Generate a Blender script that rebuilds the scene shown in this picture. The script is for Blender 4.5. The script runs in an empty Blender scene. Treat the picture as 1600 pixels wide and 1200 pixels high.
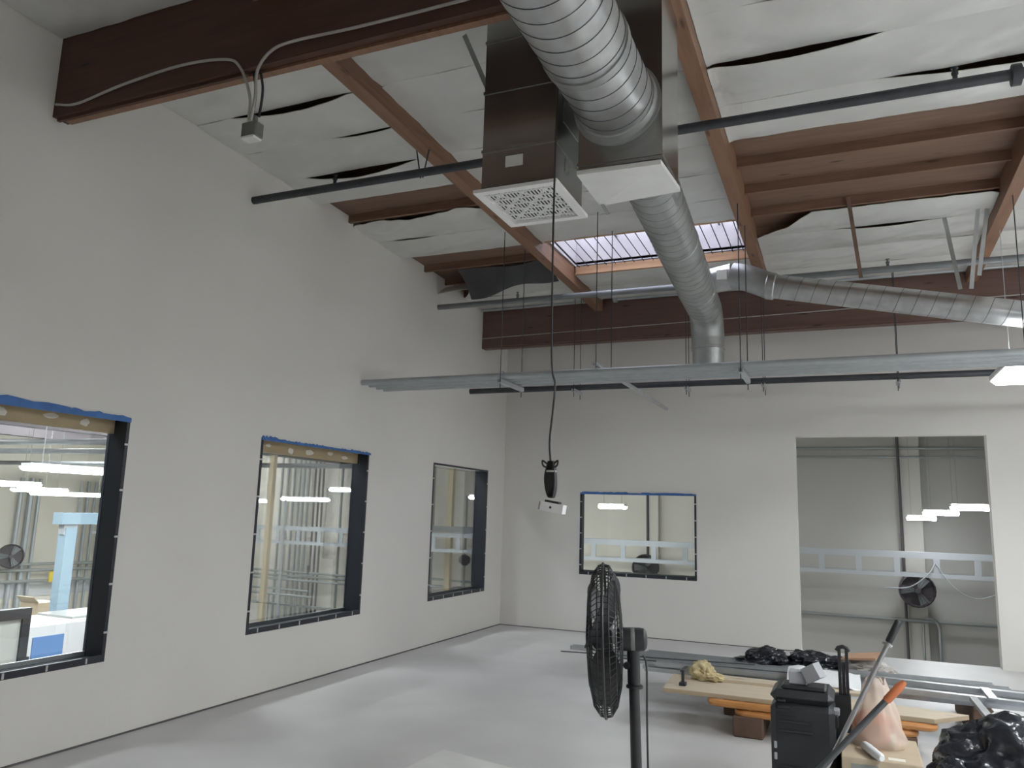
import bpy, math, random
from mathutils import Vector, Matrix, noise

# ------------------------------------------------------------------ camera, world, exposure
scene = bpy.context.scene
COL = scene.collection
cam_d = bpy.data.cameras.new('camera'); cam = bpy.data.objects.new('camera', cam_d); COL.objects.link(cam)
cam_d.sensor_width = 36.0; cam_d.lens = 1213.0 / 1600.0 * 36.0; cam_d.clip_start = 0.05; cam_d.clip_end = 200
_r = Vector((0.91980957, 0.39127703, 0.02920007)); _u = Vector((0.03794703, -0.16278319, 0.98593187)); _f = Vector((-0.39052577, 0.90576151, 0.16457734))
cam.matrix_world = Matrix(((_r.x, _u.x, -_f.x, 4.72), (_r.y, _u.y, -_f.y, 0.0), (_r.z, _u.z, -_f.z, 1.6), (0, 0, 0, 1)))
scene.camera = cam
world = bpy.data.worlds.new('overcast_sky'); scene.world = world; world.use_nodes = True
bg = world.node_tree.nodes['Background']; bg.inputs[0].default_value = (0.86, 0.89, 1.0, 1); bg.inputs[1].default_value = 4.0
vs = scene.view_settings
vs.view_transform = 'Standard'; vs.look = 'None'; vs.gamma = 1.0; vs.use_curve_mapping = False; vs.exposure = 1.0
scene.cycles.use_denoising = True
scene.cycles.max_bounces = 10; scene.cycles.diffuse_bounces = 6; scene.cycles.transparent_max_bounces = 12
scene.cycles.sample_clamp_indirect = 6.0
ROOM_LAMP = 29.0      # emission of the room's lamp diffusers
HALL_LAMP = 30.0      # emission of the hall's lamp diffusers
HALL_CEIL = 130.0      # emission of the unseen hall ceiling lamps, mostly added
random.seed(7)

# ------------------------------------------------------------------ materials
def newmat(name):
    m = bpy.data.materials.new(name); m.use_nodes = True
    nt = m.node_tree; return m, nt, nt.nodes['Principled BSDF']
def mat(name, col, rough=0.6, metal=0.0, var=0.0, scale=6.0, bump=0.0, bscale=None, spec=0.5, stretch=None, col2=None, detail=4.0):
    m, nt, b = newmat(name)
    b.inputs['Base Color'].default_value = (*col, 1); b.inputs['Roughness'].default_value = rough
    b.inputs['Metallic'].default_value = metal; b.inputs['Specular IOR Level'].default_value = spec
    if var or bump or col2:
        tc = nt.nodes.new('ShaderNodeTexCoord'); mp = nt.nodes.new('ShaderNodeMapping')
        g = nt.nodes.new('ShaderNodeNewGeometry')
        nt.links.new(g.outputs['Position'], mp.inputs[0])
        if stretch: mp.inputs['Scale'].default_value = stretch
        n = nt.nodes.new('ShaderNodeTexNoise'); n.inputs['Scale'].default_value = scale; n.inputs['Detail'].default_value = detail
        nt.links.new(mp.outputs[0], n.inputs['Vector'])
        if var or col2:
            cr = nt.nodes.new('ShaderNodeValToRGB')
            c2 = col2 or tuple(max(0, c * (1 - var)) for c in col); c1 = col if col2 else tuple(min(1, c * (1 + var)) for c in col)
            cr.color_ramp.elements[0].position = 0.3; cr.color_ramp.elements[1].position = 0.7
            cr.color_ramp.elements[0].color = (*c2, 1); cr.color_ramp.elements[1].color = (*c1, 1)
            nt.links.new(n.outputs['Fac'], cr.inputs[0]); nt.links.new(cr.outputs[0], b.inputs['Base Color'])
        if bump:
            n2 = nt.nodes.new('ShaderNodeTexNoise'); n2.inputs['Scale'].default_value = bscale or scale * 3; n2.inputs['Detail'].default_value = 5
            nt.links.new(mp.outputs[0], n2.inputs['Vector'])
            bp = nt.nodes.new('ShaderNodeBump'); bp.inputs['Strength'].default_value = bump; bp.inputs['Distance'].default_value = 0.02
            nt.links.new(n2.outputs['Fac'], bp.inputs['Height']); nt.links.new(bp.outputs[0], b.inputs['Normal'])
    return m
def wood(name, c1, c2, axis, rough=0.6):
    m, nt, b = newmat(name); b.inputs['Roughness'].default_value = rough
    g = nt.nodes.new('ShaderNodeNewGeometry'); mp = nt.nodes.new('ShaderNodeMapping')
    mp.inputs['Scale'].default_value = (0.7, 9, 9) if axis == 'x' else (9, 0.7, 9)
    nt.links.new(g.outputs['Position'], mp.inputs[0])
    n = nt.nodes.new('ShaderNodeTexNoise'); n.inputs['Scale'].default_value = 3.0; n.inputs['Detail'].default_value = 6; n.inputs['Distortion'].default_value = 0.6
    nt.links.new(mp.outputs[0], n.inputs['Vector'])
    cr = nt.nodes.new('ShaderNodeValToRGB'); cr.color_ramp.elements[0].position = 0.25; cr.color_ramp.elements[1].position = 0.75
    cr.color_ramp.elements[0].color = (*c2, 1); cr.color_ramp.elements[1].color = (*c1, 1)
    nt.links.new(n.outputs['Fac'], cr.inputs[0])
    mp2 = nt.nodes.new('ShaderNodeMapping'); mp2.inputs['Scale'].default_value = (1.2, 5, 5) if axis == 'x' else (5, 1.2, 5)
    nt.links.new(g.outputs['Position'], mp2.inputs[0])
    v = nt.nodes.new('ShaderNodeTexVoronoi'); v.inputs['Scale'].default_value = 1.6; nt.links.new(mp2.outputs[0], v.inputs['Vector'])
    kr = nt.nodes.new('ShaderNodeValToRGB'); kr.color_ramp.elements[0].position = 0.05; kr.color_ramp.elements[1].position = 0.14
    kr.color_ramp.elements[0].color = (0.35, 0.3, 0.3, 1); kr.color_ramp.elements[1].color = (1, 1, 1, 1)
    nt.links.new(v.outputs['Distance'], kr.inputs[0])
    mx = nt.nodes.new('ShaderNodeMix'); mx.data_type = 'RGBA'; mx.blend_type = 'MULTIPLY'; mx.inputs[0].default_value = 1.0
    nt.links.new(cr.outputs[0], mx.inputs[6]); nt.links.new(kr.outputs[0], mx.inputs[7]); nt.links.new(mx.outputs[2], b.inputs['Base Color'])
    return m
def emit(name, col, s):
    m = bpy.data.materials.new(name); m.use_nodes = True; nt = m.node_tree
    for n in list(nt.nodes): nt.nodes.remove(n)
    o = nt.nodes.new('ShaderNodeOutputMaterial'); e = nt.nodes.new('ShaderNodeEmission')
    e.inputs[0].default_value = (*col, 1); e.inputs[1].default_value = s; nt.links.new(e.outputs[0], o.inputs[0]); return m
def glassmat(name, tint, refl=1.0, rough=0.0):
    m = bpy.data.materials.new(name); m.use_nodes = True; nt = m.node_tree
    for n in list(nt.nodes): nt.nodes.remove(n)
    o = nt.nodes.new('ShaderNodeOutputMaterial'); t = nt.nodes.new('ShaderNodeBsdfTransparent'); g = nt.nodes.new('ShaderNodeBsdfGlossy')
    t.inputs[0].default_value = (*tint, 1); g.inputs['Roughness'].default_value = rough
    fr = nt.nodes.new('ShaderNodeFresnel'); fr.inputs[0].default_value = 1.45
    mt = nt.nodes.new('ShaderNodeMath'); mt.operation = 'MULTIPLY'; mt.inputs[1].default_value = refl
    mx = nt.nodes.new('ShaderNodeMixShader'); nt.links.new(fr.outputs[0], mt.inputs[0]); nt.links.new(mt.outputs[0], mx.inputs[0])
    nt.links.new(t.outputs[0], mx.inputs[1]); nt.links.new(g.outputs[0], mx.inputs[2]); nt.links.new(mx.outputs[0], o.inputs[0]); return m
def plastic_film(name, col, trans, rough=0.35):
    m, nt, b = newmat(name); b.inputs['Base Color'].default_value = (*col, 1); b.inputs['Roughness'].default_value = rough
    tr = nt.nodes.new('ShaderNodeBsdfTransparent'); mx = nt.nodes.new('ShaderNodeMixShader'); mx.inputs[0].default_value = trans
    o = nt.nodes['Material Output']; nt.links.new(b.outputs[0], mx.inputs[1]); nt.links.new(tr.outputs[0], mx.inputs[2]); nt.links.new(mx.outputs[0], o.inputs[0]); return m

M = {
 'wall': mat('primed_drywall', (0.705, 0.69, 0.655), 0.75, var=0.025, scale=0.9, bump=0.05, bscale=40),
 'floor': mat('dusty_concrete', (0.60, 0.595, 0.59), 0.42, var=0.09, scale=1.1, bump=0.03, bscale=30, detail=7),
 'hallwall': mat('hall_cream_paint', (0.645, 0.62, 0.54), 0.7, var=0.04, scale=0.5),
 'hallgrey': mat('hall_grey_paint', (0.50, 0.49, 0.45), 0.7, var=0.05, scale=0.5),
 'hallfargrey': mat('hall_darker_grey', (0.40, 0.395, 0.37), 0.7, var=0.05, scale=0.5),
 'hallfloor': mat('hall_floor', (0.42, 0.42, 0.42), 0.4, var=0.08, scale=0.6),
 'ply': wood('roof_plywood', (0.205, 0.125, 0.083), (0.15, 0.09, 0.06), 'x', 0.7),
 'beam': wood('glulam_stain', (0.095, 0.040, 0.023), (0.058, 0.024, 0.014), 'x', 0.6),
 'beamfar': wood('glulam_stain_hazed', (0.15, 0.086, 0.068), (0.115, 0.064, 0.05), 'x', 0.55),  # same timber as the near beam, paled by haze put into the colour
 'purlin': wood('purlin_fir', (0.27, 0.145, 0.085), (0.18, 0.095, 0.055), 'y', 0.55),
 'joist': wood('joist_fir', (0.22, 0.125, 0.08), (0.145, 0.08, 0.05), 'x', 0.65),
 'curbwood': wood('curb_fir', (0.55, 0.34, 0.2), (0.42, 0.24, 0.13), 'x', 0.6),
 'insul': mat('insulation_facing', (0.62, 0.62, 0.595), 0.42, metal=0.1, var=0.06, scale=2.0, bump=0.4, bscale=6),
 'insulback': mat('insulation_black_back', (0.06, 0.06, 0.062), 0.8, var=0.2, scale=5),
 'galv': mat('galvanised_sheet', (0.50, 0.51, 0.51), 0.32, metal=0.9, var=0.14, scale=9, bump=0.04, bscale=5),
 'galvdull': mat('galvanised_dull', (0.40, 0.415, 0.41), 0.42, metal=0.75, var=0.12, scale=8),
 'seam': mat('seam_shadow_metal', (0.10, 0.105, 0.11), 0.5, metal=0.5),
 'seamfaint': mat('seam_faint_shadow_metal', (0.25, 0.26, 0.26), 0.5, metal=0.6),  # lockseam shade on the main duct, painted as a paler seam tone
 'galvbox': mat('galvanised_box', (0.44, 0.44, 0.425), 0.22, metal=0.92, var=0.10, scale=3, bump=0.06, bscale=2.5),
 'steel': mat('zinc_steel', (0.52, 0.54, 0.55), 0.38, metal=0.7, var=0.08, scale=12),
 'emt': mat('conduit_grey', (0.42, 0.45, 0.46), 0.42, metal=0.45, var=0.06, scale=10),
 'pipeblk': mat('black_iron_pipe', (0.045, 0.048, 0.055), 0.5, metal=0.2, var=0.2, scale=12),
 'pipegrey': mat('painted_grey_pipe', (0.17, 0.18, 0.185), 0.45, var=0.1, scale=6),
 'white': mat('white_enamel', (0.78, 0.78, 0.77), 0.4),
 'whitedirty': mat('white_board', (0.72, 0.72, 0.70), 0.6, var=0.06, scale=4),
 'black': mat('black_plastic', (0.018, 0.019, 0.022), 0.45),
 'fanblack': mat('fan_black', (0.022, 0.023, 0.025), 0.42),
 'fanwire': mat('fan_wire', (0.028, 0.029, 0.031), 0.4, metal=0.3),
 'case': mat('case_black', (0.022, 0.024, 0.027), 0.5, bump=0.1, bscale=120),
 'navy': mat('window_frame_navy', (0.022, 0.026, 0.036), 0.38),
 'tan': mat('bare_wood_lining', (0.44, 0.36, 0.23), 0.75, scale=7, col2=(0.40, 0.32, 0.2)),
 'patch': mat('joint_compound', (0.68, 0.66, 0.6), 0.8),
 'tape': mat('blue_masking_tape', (0.055, 0.16, 0.42), 0.6, var=0.15, scale=14),
 'silver': mat('clip_silver', (0.6, 0.6, 0.6), 0.35, metal=0.8),
 'cable': mat('white_cable', (0.42, 0.40, 0.37), 0.5),
 'cableblk': mat('black_cord', (0.03, 0.03, 0.03), 0.55),
 'jbox': mat('junction_box_grey', (0.19, 0.20, 0.19), 0.5, metal=0.3),
 'plywood': wood('birch_plywood', (0.58, 0.50, 0.38), (0.51, 0.43, 0.32), 'x', 0.6),
 'plyedge': mat('plywood_edge', (0.42, 0.33, 0.22), 0.7),
 'orange': mat('orange_paint', (0.55, 0.25, 0.08), 0.42, var=0.08, scale=9),
 'brown': mat('brown_block', (0.13, 0.08, 0.055), 0.8, var=0.2, scale=8),
 'card': mat('cardboard', (0.45, 0.37, 0.26), 0.75, var=0.05, scale=5),
 'cardred': mat('cardboard_brown', (0.40, 0.24, 0.15), 0.75, var=0.08, scale=6),
 'tapeclear': mat('label_pale', (0.68, 0.66, 0.58), 0.4),
 'bagblk': mat('black_poly_bag', (0.016, 0.018, 0.023), 0.2, bump=0.5, bscale=14),
 'bagblue': mat('blue_poly', (0.08, 0.17, 0.33), 0.35),
 'bagwhite': mat('white_poly', (0.74, 0.75, 0.76), 0.4, bump=0.2, bscale=10),
 'bagclear': plastic_film('hazy_poly', (0.55, 0.52, 0.48), 0.35),
 'bagpeach': plastic_film('peach_poly', (0.74, 0.62, 0.53), 0.45, 0.35),
 'redfill': mat('orange_red_contents', (0.55, 0.16, 0.06), 0.6, var=0.25, scale=14),
 'cloth': mat('tan_cloth', (0.52, 0.44, 0.25), 0.85, var=0.15, scale=20, bump=0.4, bscale=18),
 'greybox': mat('grey_plastic', (0.36, 0.37, 0.39), 0.4),
 'redgrip': mat('orange_grip', (0.50, 0.15, 0.055), 0.55),
 'steelpole': mat('steel_pole', (0.36, 0.36, 0.36), 0.35, metal=0.7),
 'darkpole': mat('dark_pole', (0.10, 0.105, 0.11), 0.45, metal=0.4),
 'glass': glassmat('window_glass', (0.93, 0.95, 0.95), 0.75),
 'acrylic': glassmat('skylight_acrylic', (0.92, 0.92, 0.95), 0.5, 0.1),
 'tray': mat('tray_white_steel', (0.44, 0.47, 0.49), 0.45, metal=0.2),
 'tancol': mat('tan_column_paint', (0.55, 0.45, 0.28), 0.6),
 'lightblue': mat('crane_pale_blue', (0.30, 0.41, 0.49), 0.5),
 'machine': mat('machine_white', (0.50, 0.51, 0.51), 0.45),
 'machineblue': mat('machine_blue', (0.09, 0.18, 0.36), 0.5),
 'screen': mat('grey_panel', (0.33, 0.34, 0.32), 0.3),
 'hallpipe': mat('hall_conduit', (0.30, 0.32, 0.31), 0.45, metal=0.4),
 'halldark': mat('hall_dark_steel', (0.07, 0.06, 0.065), 0.6),
 'yellow': mat('yellow_tag', (0.6, 0.45, 0.05), 0.5),
 'roomlamp': emit('lamp_diffuser', (0.93, 0.97, 1.0), ROOM_LAMP),
 'dimlamp': emit('lamp_diffuser_dim', (0.93, 0.97, 1.0), ROOM_LAMP * 0.5),
 'addeduplight': emit('added_uplight_glow', (0.95, 0.97, 1.0), ROOM_LAMP * 0.13),
 'halllamp': emit('hall_lamp_diffuser', (0.93, 0.97, 1.0), HALL_LAMP),
 'hallceil': emit('hall_ceiling_diffuser', (0.95, 0.97, 1.0), HALL_CEIL),
 'sticker': mat('paper_sticker', (0.70, 0.70, 0.66), 0.6),
}

# ------------------------------------------------------------------ helpers
def empty(name, loc, label=None, cat=None, group=None, kind=None):
    o = bpy.data.objects.new(name, None); o.empty_display_size = 0.1; o.location = loc; COL.objects.link(o)
    return tag(o, label, cat, group, kind)
def tag(o, label=None, cat=None, group=None, kind=None):
    if label: o['label'] = label
    if cat: o['category'] = cat
    if group: o['group'] = group
    if kind: o['kind'] = kind
    return o
def root_loc(p):
    v = Vector((0, 0, 0))
    while p is not None:
        v += p.location; p = p.parent
    return v
def basis(d, up=Vector((0, 0, 1))):
    d = Vector(d).normalized()
    if abs(d.dot(up)) > 0.95: up = Vector((0, 1, 0))
    s = d.cross(up).normalized(); return d, s, s.cross(d).normalized()
class MB:
    def __init__(s): s.v = []; s.f = []
    def add(s, vs_, fs):
        k = len(s.v); s.v += [tuple(v) for v in vs_]; s.f += [tuple(i + k for i in f) for f in fs]; return s
    def box(s, x0, x1, y0, y1, z0, z1):
        return s.hexa([(x0, y0, z0), (x1, y0, z0), (x1, y1, z0), (x0, y1, z0), (x0, y0, z1), (x1, y0, z1), (x1, y1, z1), (x0, y1, z1)])
    def hexa(s, p):
        return s.add(p, [(3, 2, 1, 0), (4, 5, 6, 7), (0, 1, 5, 4), (1, 2, 6, 5), (2, 3, 7, 6), (3, 0, 4, 7)])
    def obox(s, c, ax, ay, az):
        c = Vector(c); ax, ay, az = Vector(ax), Vector(ay), Vector(az)
        return s.hexa([c - ax - ay - az, c + ax - ay - az, c + ax + ay - az, c - ax + ay - az, c - ax - ay + az, c + ax - ay + az, c + ax + ay + az, c - ax + ay + az])
    def bar(s, p0, p1, w, h, up=Vector((0, 0, 1))):
        p0, p1 = Vector(p0), Vector(p1); d, a, b = basis(p1 - p0, up)
        return s.obox((p0 + p1) / 2, (p1 - p0) / 2, a * w / 2, b * h / 2)
    def bbox(s, x0, x1, y0, y1, z0, z1, r=0.01):
        # bevelled box: corners cut in all three directions
        xs, ys, zs = (x0, x1), (y0, y1), (z0, z1); P = []; idx = {}
        for i in (0, 1):
            for j in (0, 1):
                for k in (0, 1):
                    sx, sy, sz = 1 - 2 * i, 1 - 2 * j, 1 - 2 * k
                    for a in range(3):
                        p = [xs[i] + sx * r, ys[j] + sy * r, zs[k] + sz * r]; p[a] = (xs[i], ys[j], zs[k])[a]
                        idx[(i, j, k, a)] = len(P); P.append(tuple(p))
        F = []
        for a in range(3):
            b, c = (a + 1) % 3, (a + 2) % 3
            for e in (0, 1):
                q = []
                for (u, w) in ((0, 0), (1, 0), (1, 1), (0, 1)):
                    t = [0, 0, 0]; t[a] = e; t[b] = u; t[c] = w; q.append(idx[(*t, a)])
                F.append(q if e else q[::-1])
            for u in (0, 1):
                for w in (0, 1):
                    t0 = [0, 0, 0]; t0[b] = u; t0[c] = w; t1 = t0[:]; t1[a] = 1
                    q = [idx[(*t0, b)], idx[(*t1, b)], idx[(*t1, c)], idx[(*t0, c)]]
                    F.append(q if u == w else q[::-1])
        for i in (0, 1):
            for j in (0, 1):
                for k in (0, 1):
                    q = [idx[(i, j, k, a)] for a in range(3)]; F.append(q if (i + j + k) % 2 else q[::-1])
        return s.add(P, F)
    def tube(s, pts, r, n=10, caps=True, closed=False):
        pts = [Vector(p) for p in pts]; N = len(pts); rr = r if isinstance(r, (list, tuple)) else [r] * N
        V = []; F = []; prev = None
        for i, p in enumerate(pts):
            if closed: d = (pts[(i + 1) % N] - pts[i - 1])
            else: d = pts[min(i + 1, N - 1)] - pts[max(i - 1, 0)]
            d.normalize()
            if prev is None: _, a, b = basis(d)
            else:
                a = prev - d * prev.dot(d)
                a = a.normalized() if a.length > 1e-6 else basis(d)[1]
                b = a.cross(d)
            prev = a
            b = d.cross(a)
            for k in range(n):
                t = 2 * math.pi * k / n; V.append(p + (a * math.cos(t) + b * math.sin(t)) * rr[i])
        for i in range(N if closed else N - 1):
            i2 = (i + 1) % N
            for k in range(n):
                k2 = (k + 1) % n; F.append((i * n + k, i * n + k2, i2 * n + k2, i2 * n + k))
        if caps and not closed:
            F.append(tuple(range(n))[::-1]); F.append(tuple((N - 1) * n + k for k in range(n)))
        return s.add(V, F)
    def cyl(s, p0, p1, r, n=12, r1=None): return s.tube([p0, p1], [r, r if r1 is None else r1], n)
    def lathe(s, c, axis, prof, n=24):
        # prof: list of (distance along axis, radius)
        d, a, b = basis(axis); c = Vector(c); V = []; F = []
        for (t, r) in prof:
            for k in range(n):
                an = 2 * math.pi * k / n; V.append(c + d * t + (a * math.cos(an) + b * math.sin(an)) * max(r, 1e-4))
        m = len(prof)
        for i in range(m - 1):
            for k in range(n):
                k2 = (k + 1) % n; F.append((i * n + k, (i + 1) * n + k, (i + 1) * n + k2, i * n + k2))
        F.append(tuple(range(n))); F.append(tuple((m - 1) * n + k for k in range(n))[::-1])
        return s.add(V, F)
    def prism(s, poly, d):
        # poly: planar 3D points, extruded by vector d
        n = len(poly); d = Vector(d); P = [Vector(p) for p in poly]
        V = P + [p + d for p in P]; F = [tuple(range(n))[::-1], tuple(range(n, 2 * n))]
        for i in range(n): F.append((i, (i + 1) % n, n + (i + 1) % n, n + i))
        return s.add(V, F)
    def grid(s, fn, nu, nv, thick=None):
        V = []; F = []
        for i in range(nu + 1):
            for j in range(nv + 1): V.append(Vector(fn(i / nu, j / nv)))
        w = nv + 1
        for i in range(nu):
            for j in range(nv): F.append((i * w + j, (i + 1) * w + j, (i + 1) * w + j + 1, i * w + j + 1))
        if thick:
            t = Vector(thick); k = len(V); V += [v + t for v in V[:k]]; F2 = [tuple(x + k for x in f)[::-1] for f in F]
            E = []
            for i in range(nu): E += [(i * w, (i + 1) * w), ((i + 1) * w + nv, i * w + nv)]
            for j in range(nv): E += [(j + 1, j), (nu * w + j, nu * w + j + 1)]
            F = F + F2 + [(a, a + k, b + k, b) for a, b in E]
        return s.add(V, F)
    def blob(s, c, r, seed=0, amp=0.25, freq=3.0, sub=4, flat=None, ridged=True):
        import bmesh
        bm = bmesh.new(); bmesh.ops.create_icosphere(bm, subdivisions=sub, radius=1.0)
        c = Vector(c); off = Vector((seed * 7.3, seed * 3.1, seed * 5.7)); V = []
        for v in bm.verts:
            p = v.co.copy(); n = noise.fractal(p * freq * 0.5 + off, 1.0, 2.0, 4)
            q = (1 - abs(noise.noise(p * freq + off)) * 2.2) if ridged else 0
            k = 1 + amp * (0.7 * n + 0.5 * q)
            w = Vector((p.x * r[0] * k, p.y * r[1] * k, p.z * r[2] * k)) + c
            if flat is not None and w.z < flat: w.z = flat
            V.append(w)
        bm.verts.ensure_lookup_table(); F = [tuple(v.index for v in f.verts) for f in bm.faces]; bm.free()
        return s.add(V, F)
    def mesh(s, name, m, off=Vector((0, 0, 0)), smooth=35):
        me = bpy.data.meshes.new(name); me.from_pydata([tuple(Vector(v) - off) for v in s.v], [], s.f); me.validate()
        import bmesh
        bm = bmesh.new(); bm.from_mesh(me); bmesh.ops.recalc_face_normals(bm, faces=bm.faces); bm.to_mesh(me); bm.free()
        if smooth:
            for p in me.polygons: p.use_smooth = True
            me.set_sharp_from_angle(angle=math.radians(smooth))
        me.materials.append(M[m] if isinstance(m, str) else m); return me
    def build(s, name, m, parent=None, smooth=35):
        if parent is not None: off = root_loc(parent)
        else:
            xs, ys, zs = zip(*s.v); off = Vector(((min(xs) + max(xs)) / 2, (min(ys) + max(ys)) / 2, min(zs)))
        o = bpy.data.objects.new(name, s.mesh(name, m, off, smooth)); COL.objects.link(o)
        if parent is not None: o.parent = parent
        else: o.location = off
        return o
def curve_pts(pts, n=8):
    # Catmull-Rom through the points
    P = [Vector(p) for p in pts]; P = [P[0] * 2 - P[1]] + P + [P[-1] * 2 - P[-2]]; out = []
    for i in range(1, len(P) - 2):
        for k in range(n):
            t = k / n; a, b, c, d = P[i - 1], P[i], P[i + 1], P[i + 2]
            out.append(0.5 * ((2 * b) + (c - a) * t + (2 * a - 5 * b + 4 * c - d) * t * t + (3 * b - a - 3 * c + d) * t ** 3))
    out.append(P[-2]); return out
def struct(o): o['kind'] = 'structure'; return o

def ke0(x, a, b): return max(0.0, min(1.0, (x - a) / .2, (b - x) / .2))
ORD = ['first', 'second', 'third', 'fourth', 'fifth', 'sixth', 'seventh', 'eighth', 'ninth', 'tenth']
# ------------------------------------------------------------------ room shell
L = 10.75; XR = 10.6; YF = -5.0
S = -0.026
def Zi(y): return 4.66 + S * (y - 3.2)          # underside of the roof joists
def Zd(y): return Zi(y) + 0.085                   # underside of the deck
struct(MB().box(-0.21, XR + .2, YF - .2, L + 0.2, -0.22, 0.0).build('floor', 'floor', smooth=0))
WIN = [(2.33, 4.03), (5.41, 7.11), (8.55, 10.17)]; WZ = (0.52, 2.20)
def wall_with_holes(name, horiz, lo, hi, holes, th, top):
    # horiz 'y': wall in plane x, runs along y ; horiz 'x': wall in plane y, runs along x
    mb = MB(); cuts = [lo]
    for h in holes: cuts += [h[0], h[1]]
    cuts.append(hi)
    def seg(a, b, z0, z1a, z1b):
        if horiz == 'y': mb.hexa([(th[0], a, z0), (th[1], a, z0), (th[1], b, z0), (th[0], b, z0), (th[0], a, z1a), (th[1], a, z1a), (th[1], b, z1b), (th[0], b, z1b)])
        else: mb.hexa([(a, th[0], z0), (b, th[0], z0), (b, th[1], z0), (a, th[1], z0), (a, th[0], z1a), (b, th[0], z1a), (b, th[1], z1b), (a, th[1], z1b)])
    for i in range(0, len(cuts), 2): seg(cuts[i], cuts[i + 1], 0.0, top(cuts[i]), top(cuts[i + 1]))
    for h in holes:
        if h[2] > 0: seg(h[0], h[1], 0.0, h[2], h[2])
        seg(h[0], h[1], h[3], top(h[0]), top(h[1]))
    return struct(mb.build(name, 'wall', smooth=0))
wl = wall_with_holes('wall_left', 'y', YF, L, [(a, b, WZ[0], WZ[1]) for a, b in WIN], (-0.2, 0.0), lambda y: Zd(y) - 0.01)
wb = wall_with_holes('wall_back', 'x', -0.2, XR, [(1.205, 2.85, 0.785, 1.93), (4.135, 6.29, 0.0, 2.70)], (L, L + 0.16), lambda x: Zd(L) - 0.01)
struct(MB().box(XR, XR + 0.2, YF, L + .16, 0, Zd(YF) + .1).build('wall_right', 'wall', smooth=0))
struct(MB().box(-0.2, XR, YF - 0.2, YF, 0, Zd(YF) + .1).build('wall_rear', 'wall', smooth=0))
# thin dark gap at the foot of the left and back walls
gap = mat('floor_gap_dark', (0.12, 0.115, 0.11), 0.9); M['gap'] = gap
struct(MB().box(0.0, 0.006, YF, L, 0.0, 0.012).build('baseboard_left', 'gap', smooth=0))
struct(MB().box(0.0, 4.13, L - 0.006, L, 0.0, 0.010).build('baseboard_back', 'gap', smooth=0))

# roof deck with the skylight hole; joists and insulation sheets are its pieces
SKX = (1.80, 3.82); SKY = (7.60, 8.62)
def slab(mb, x0, x1, y0, y1, zf, t=0.03):
    mb.hexa([(x0, y0, zf(y0)), (x1, y0, zf(y0)), (x1, y1, zf(y1)), (x0, y1, zf(y1)), (x0, y0, zf(y0) + t), (x1, y0, zf(y0) + t), (x1, y1, zf(y1) + t), (x0, y1, zf(y1) + t)])
dk = MB()
slab(dk, -0.2, SKX[0], YF - .2, L + .2, Zd); slab(dk, SKX[1], XR + .2, YF - .2, L + .2, Zd)
slab(dk, SKX[0], SKX[1], YF - .2, SKY[0], Zd); slab(dk, SKX[0], SKX[1], SKY[1], L + .2, Zd)
ceiling = struct(dk.build('ceiling', 'ply', smooth=0))
BAYS = [(0.0, 1.645), (1.755, 3.855), (3.965, 6.065), (6.175, 8.275)]
SEAM = [2.09, 2.63, 3.27, 3.81, 4.35, 4.88, 5.42, 5.96, 6.48, 7.03, 7.57, 8.10, 8.65, 9.20, 9.74]
def row_of(y): return min(range(len(SEAM)), key=lambda i: abs(SEAM[i] - y))
missing = {(0, 7), (0, 10), (1, 10), (1, 11), (2, 7), (2, 8), (2, 9), (0, 11)}
droop = {(0, 4): (0.9, 0.55, 0.075), (0, 5): (1.25, 0.35, 0.03), (0, 6): (0.85, 0.6, 0.10), (2, 5): (4.45, 0.6, 0.085), (2, 6): (5.9, 0.9, 0.075),
         (1, 6): (2.3, 0.4, 0.02), (2, 4): (5.0, 0.8, 0.03), (3, 5): (7.2, .7, .06), (0, 9): (0.5, .3, .03), (2, 11): (5.2, .6, .03), (1, 5): (2.6, .5, .02)}
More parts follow.
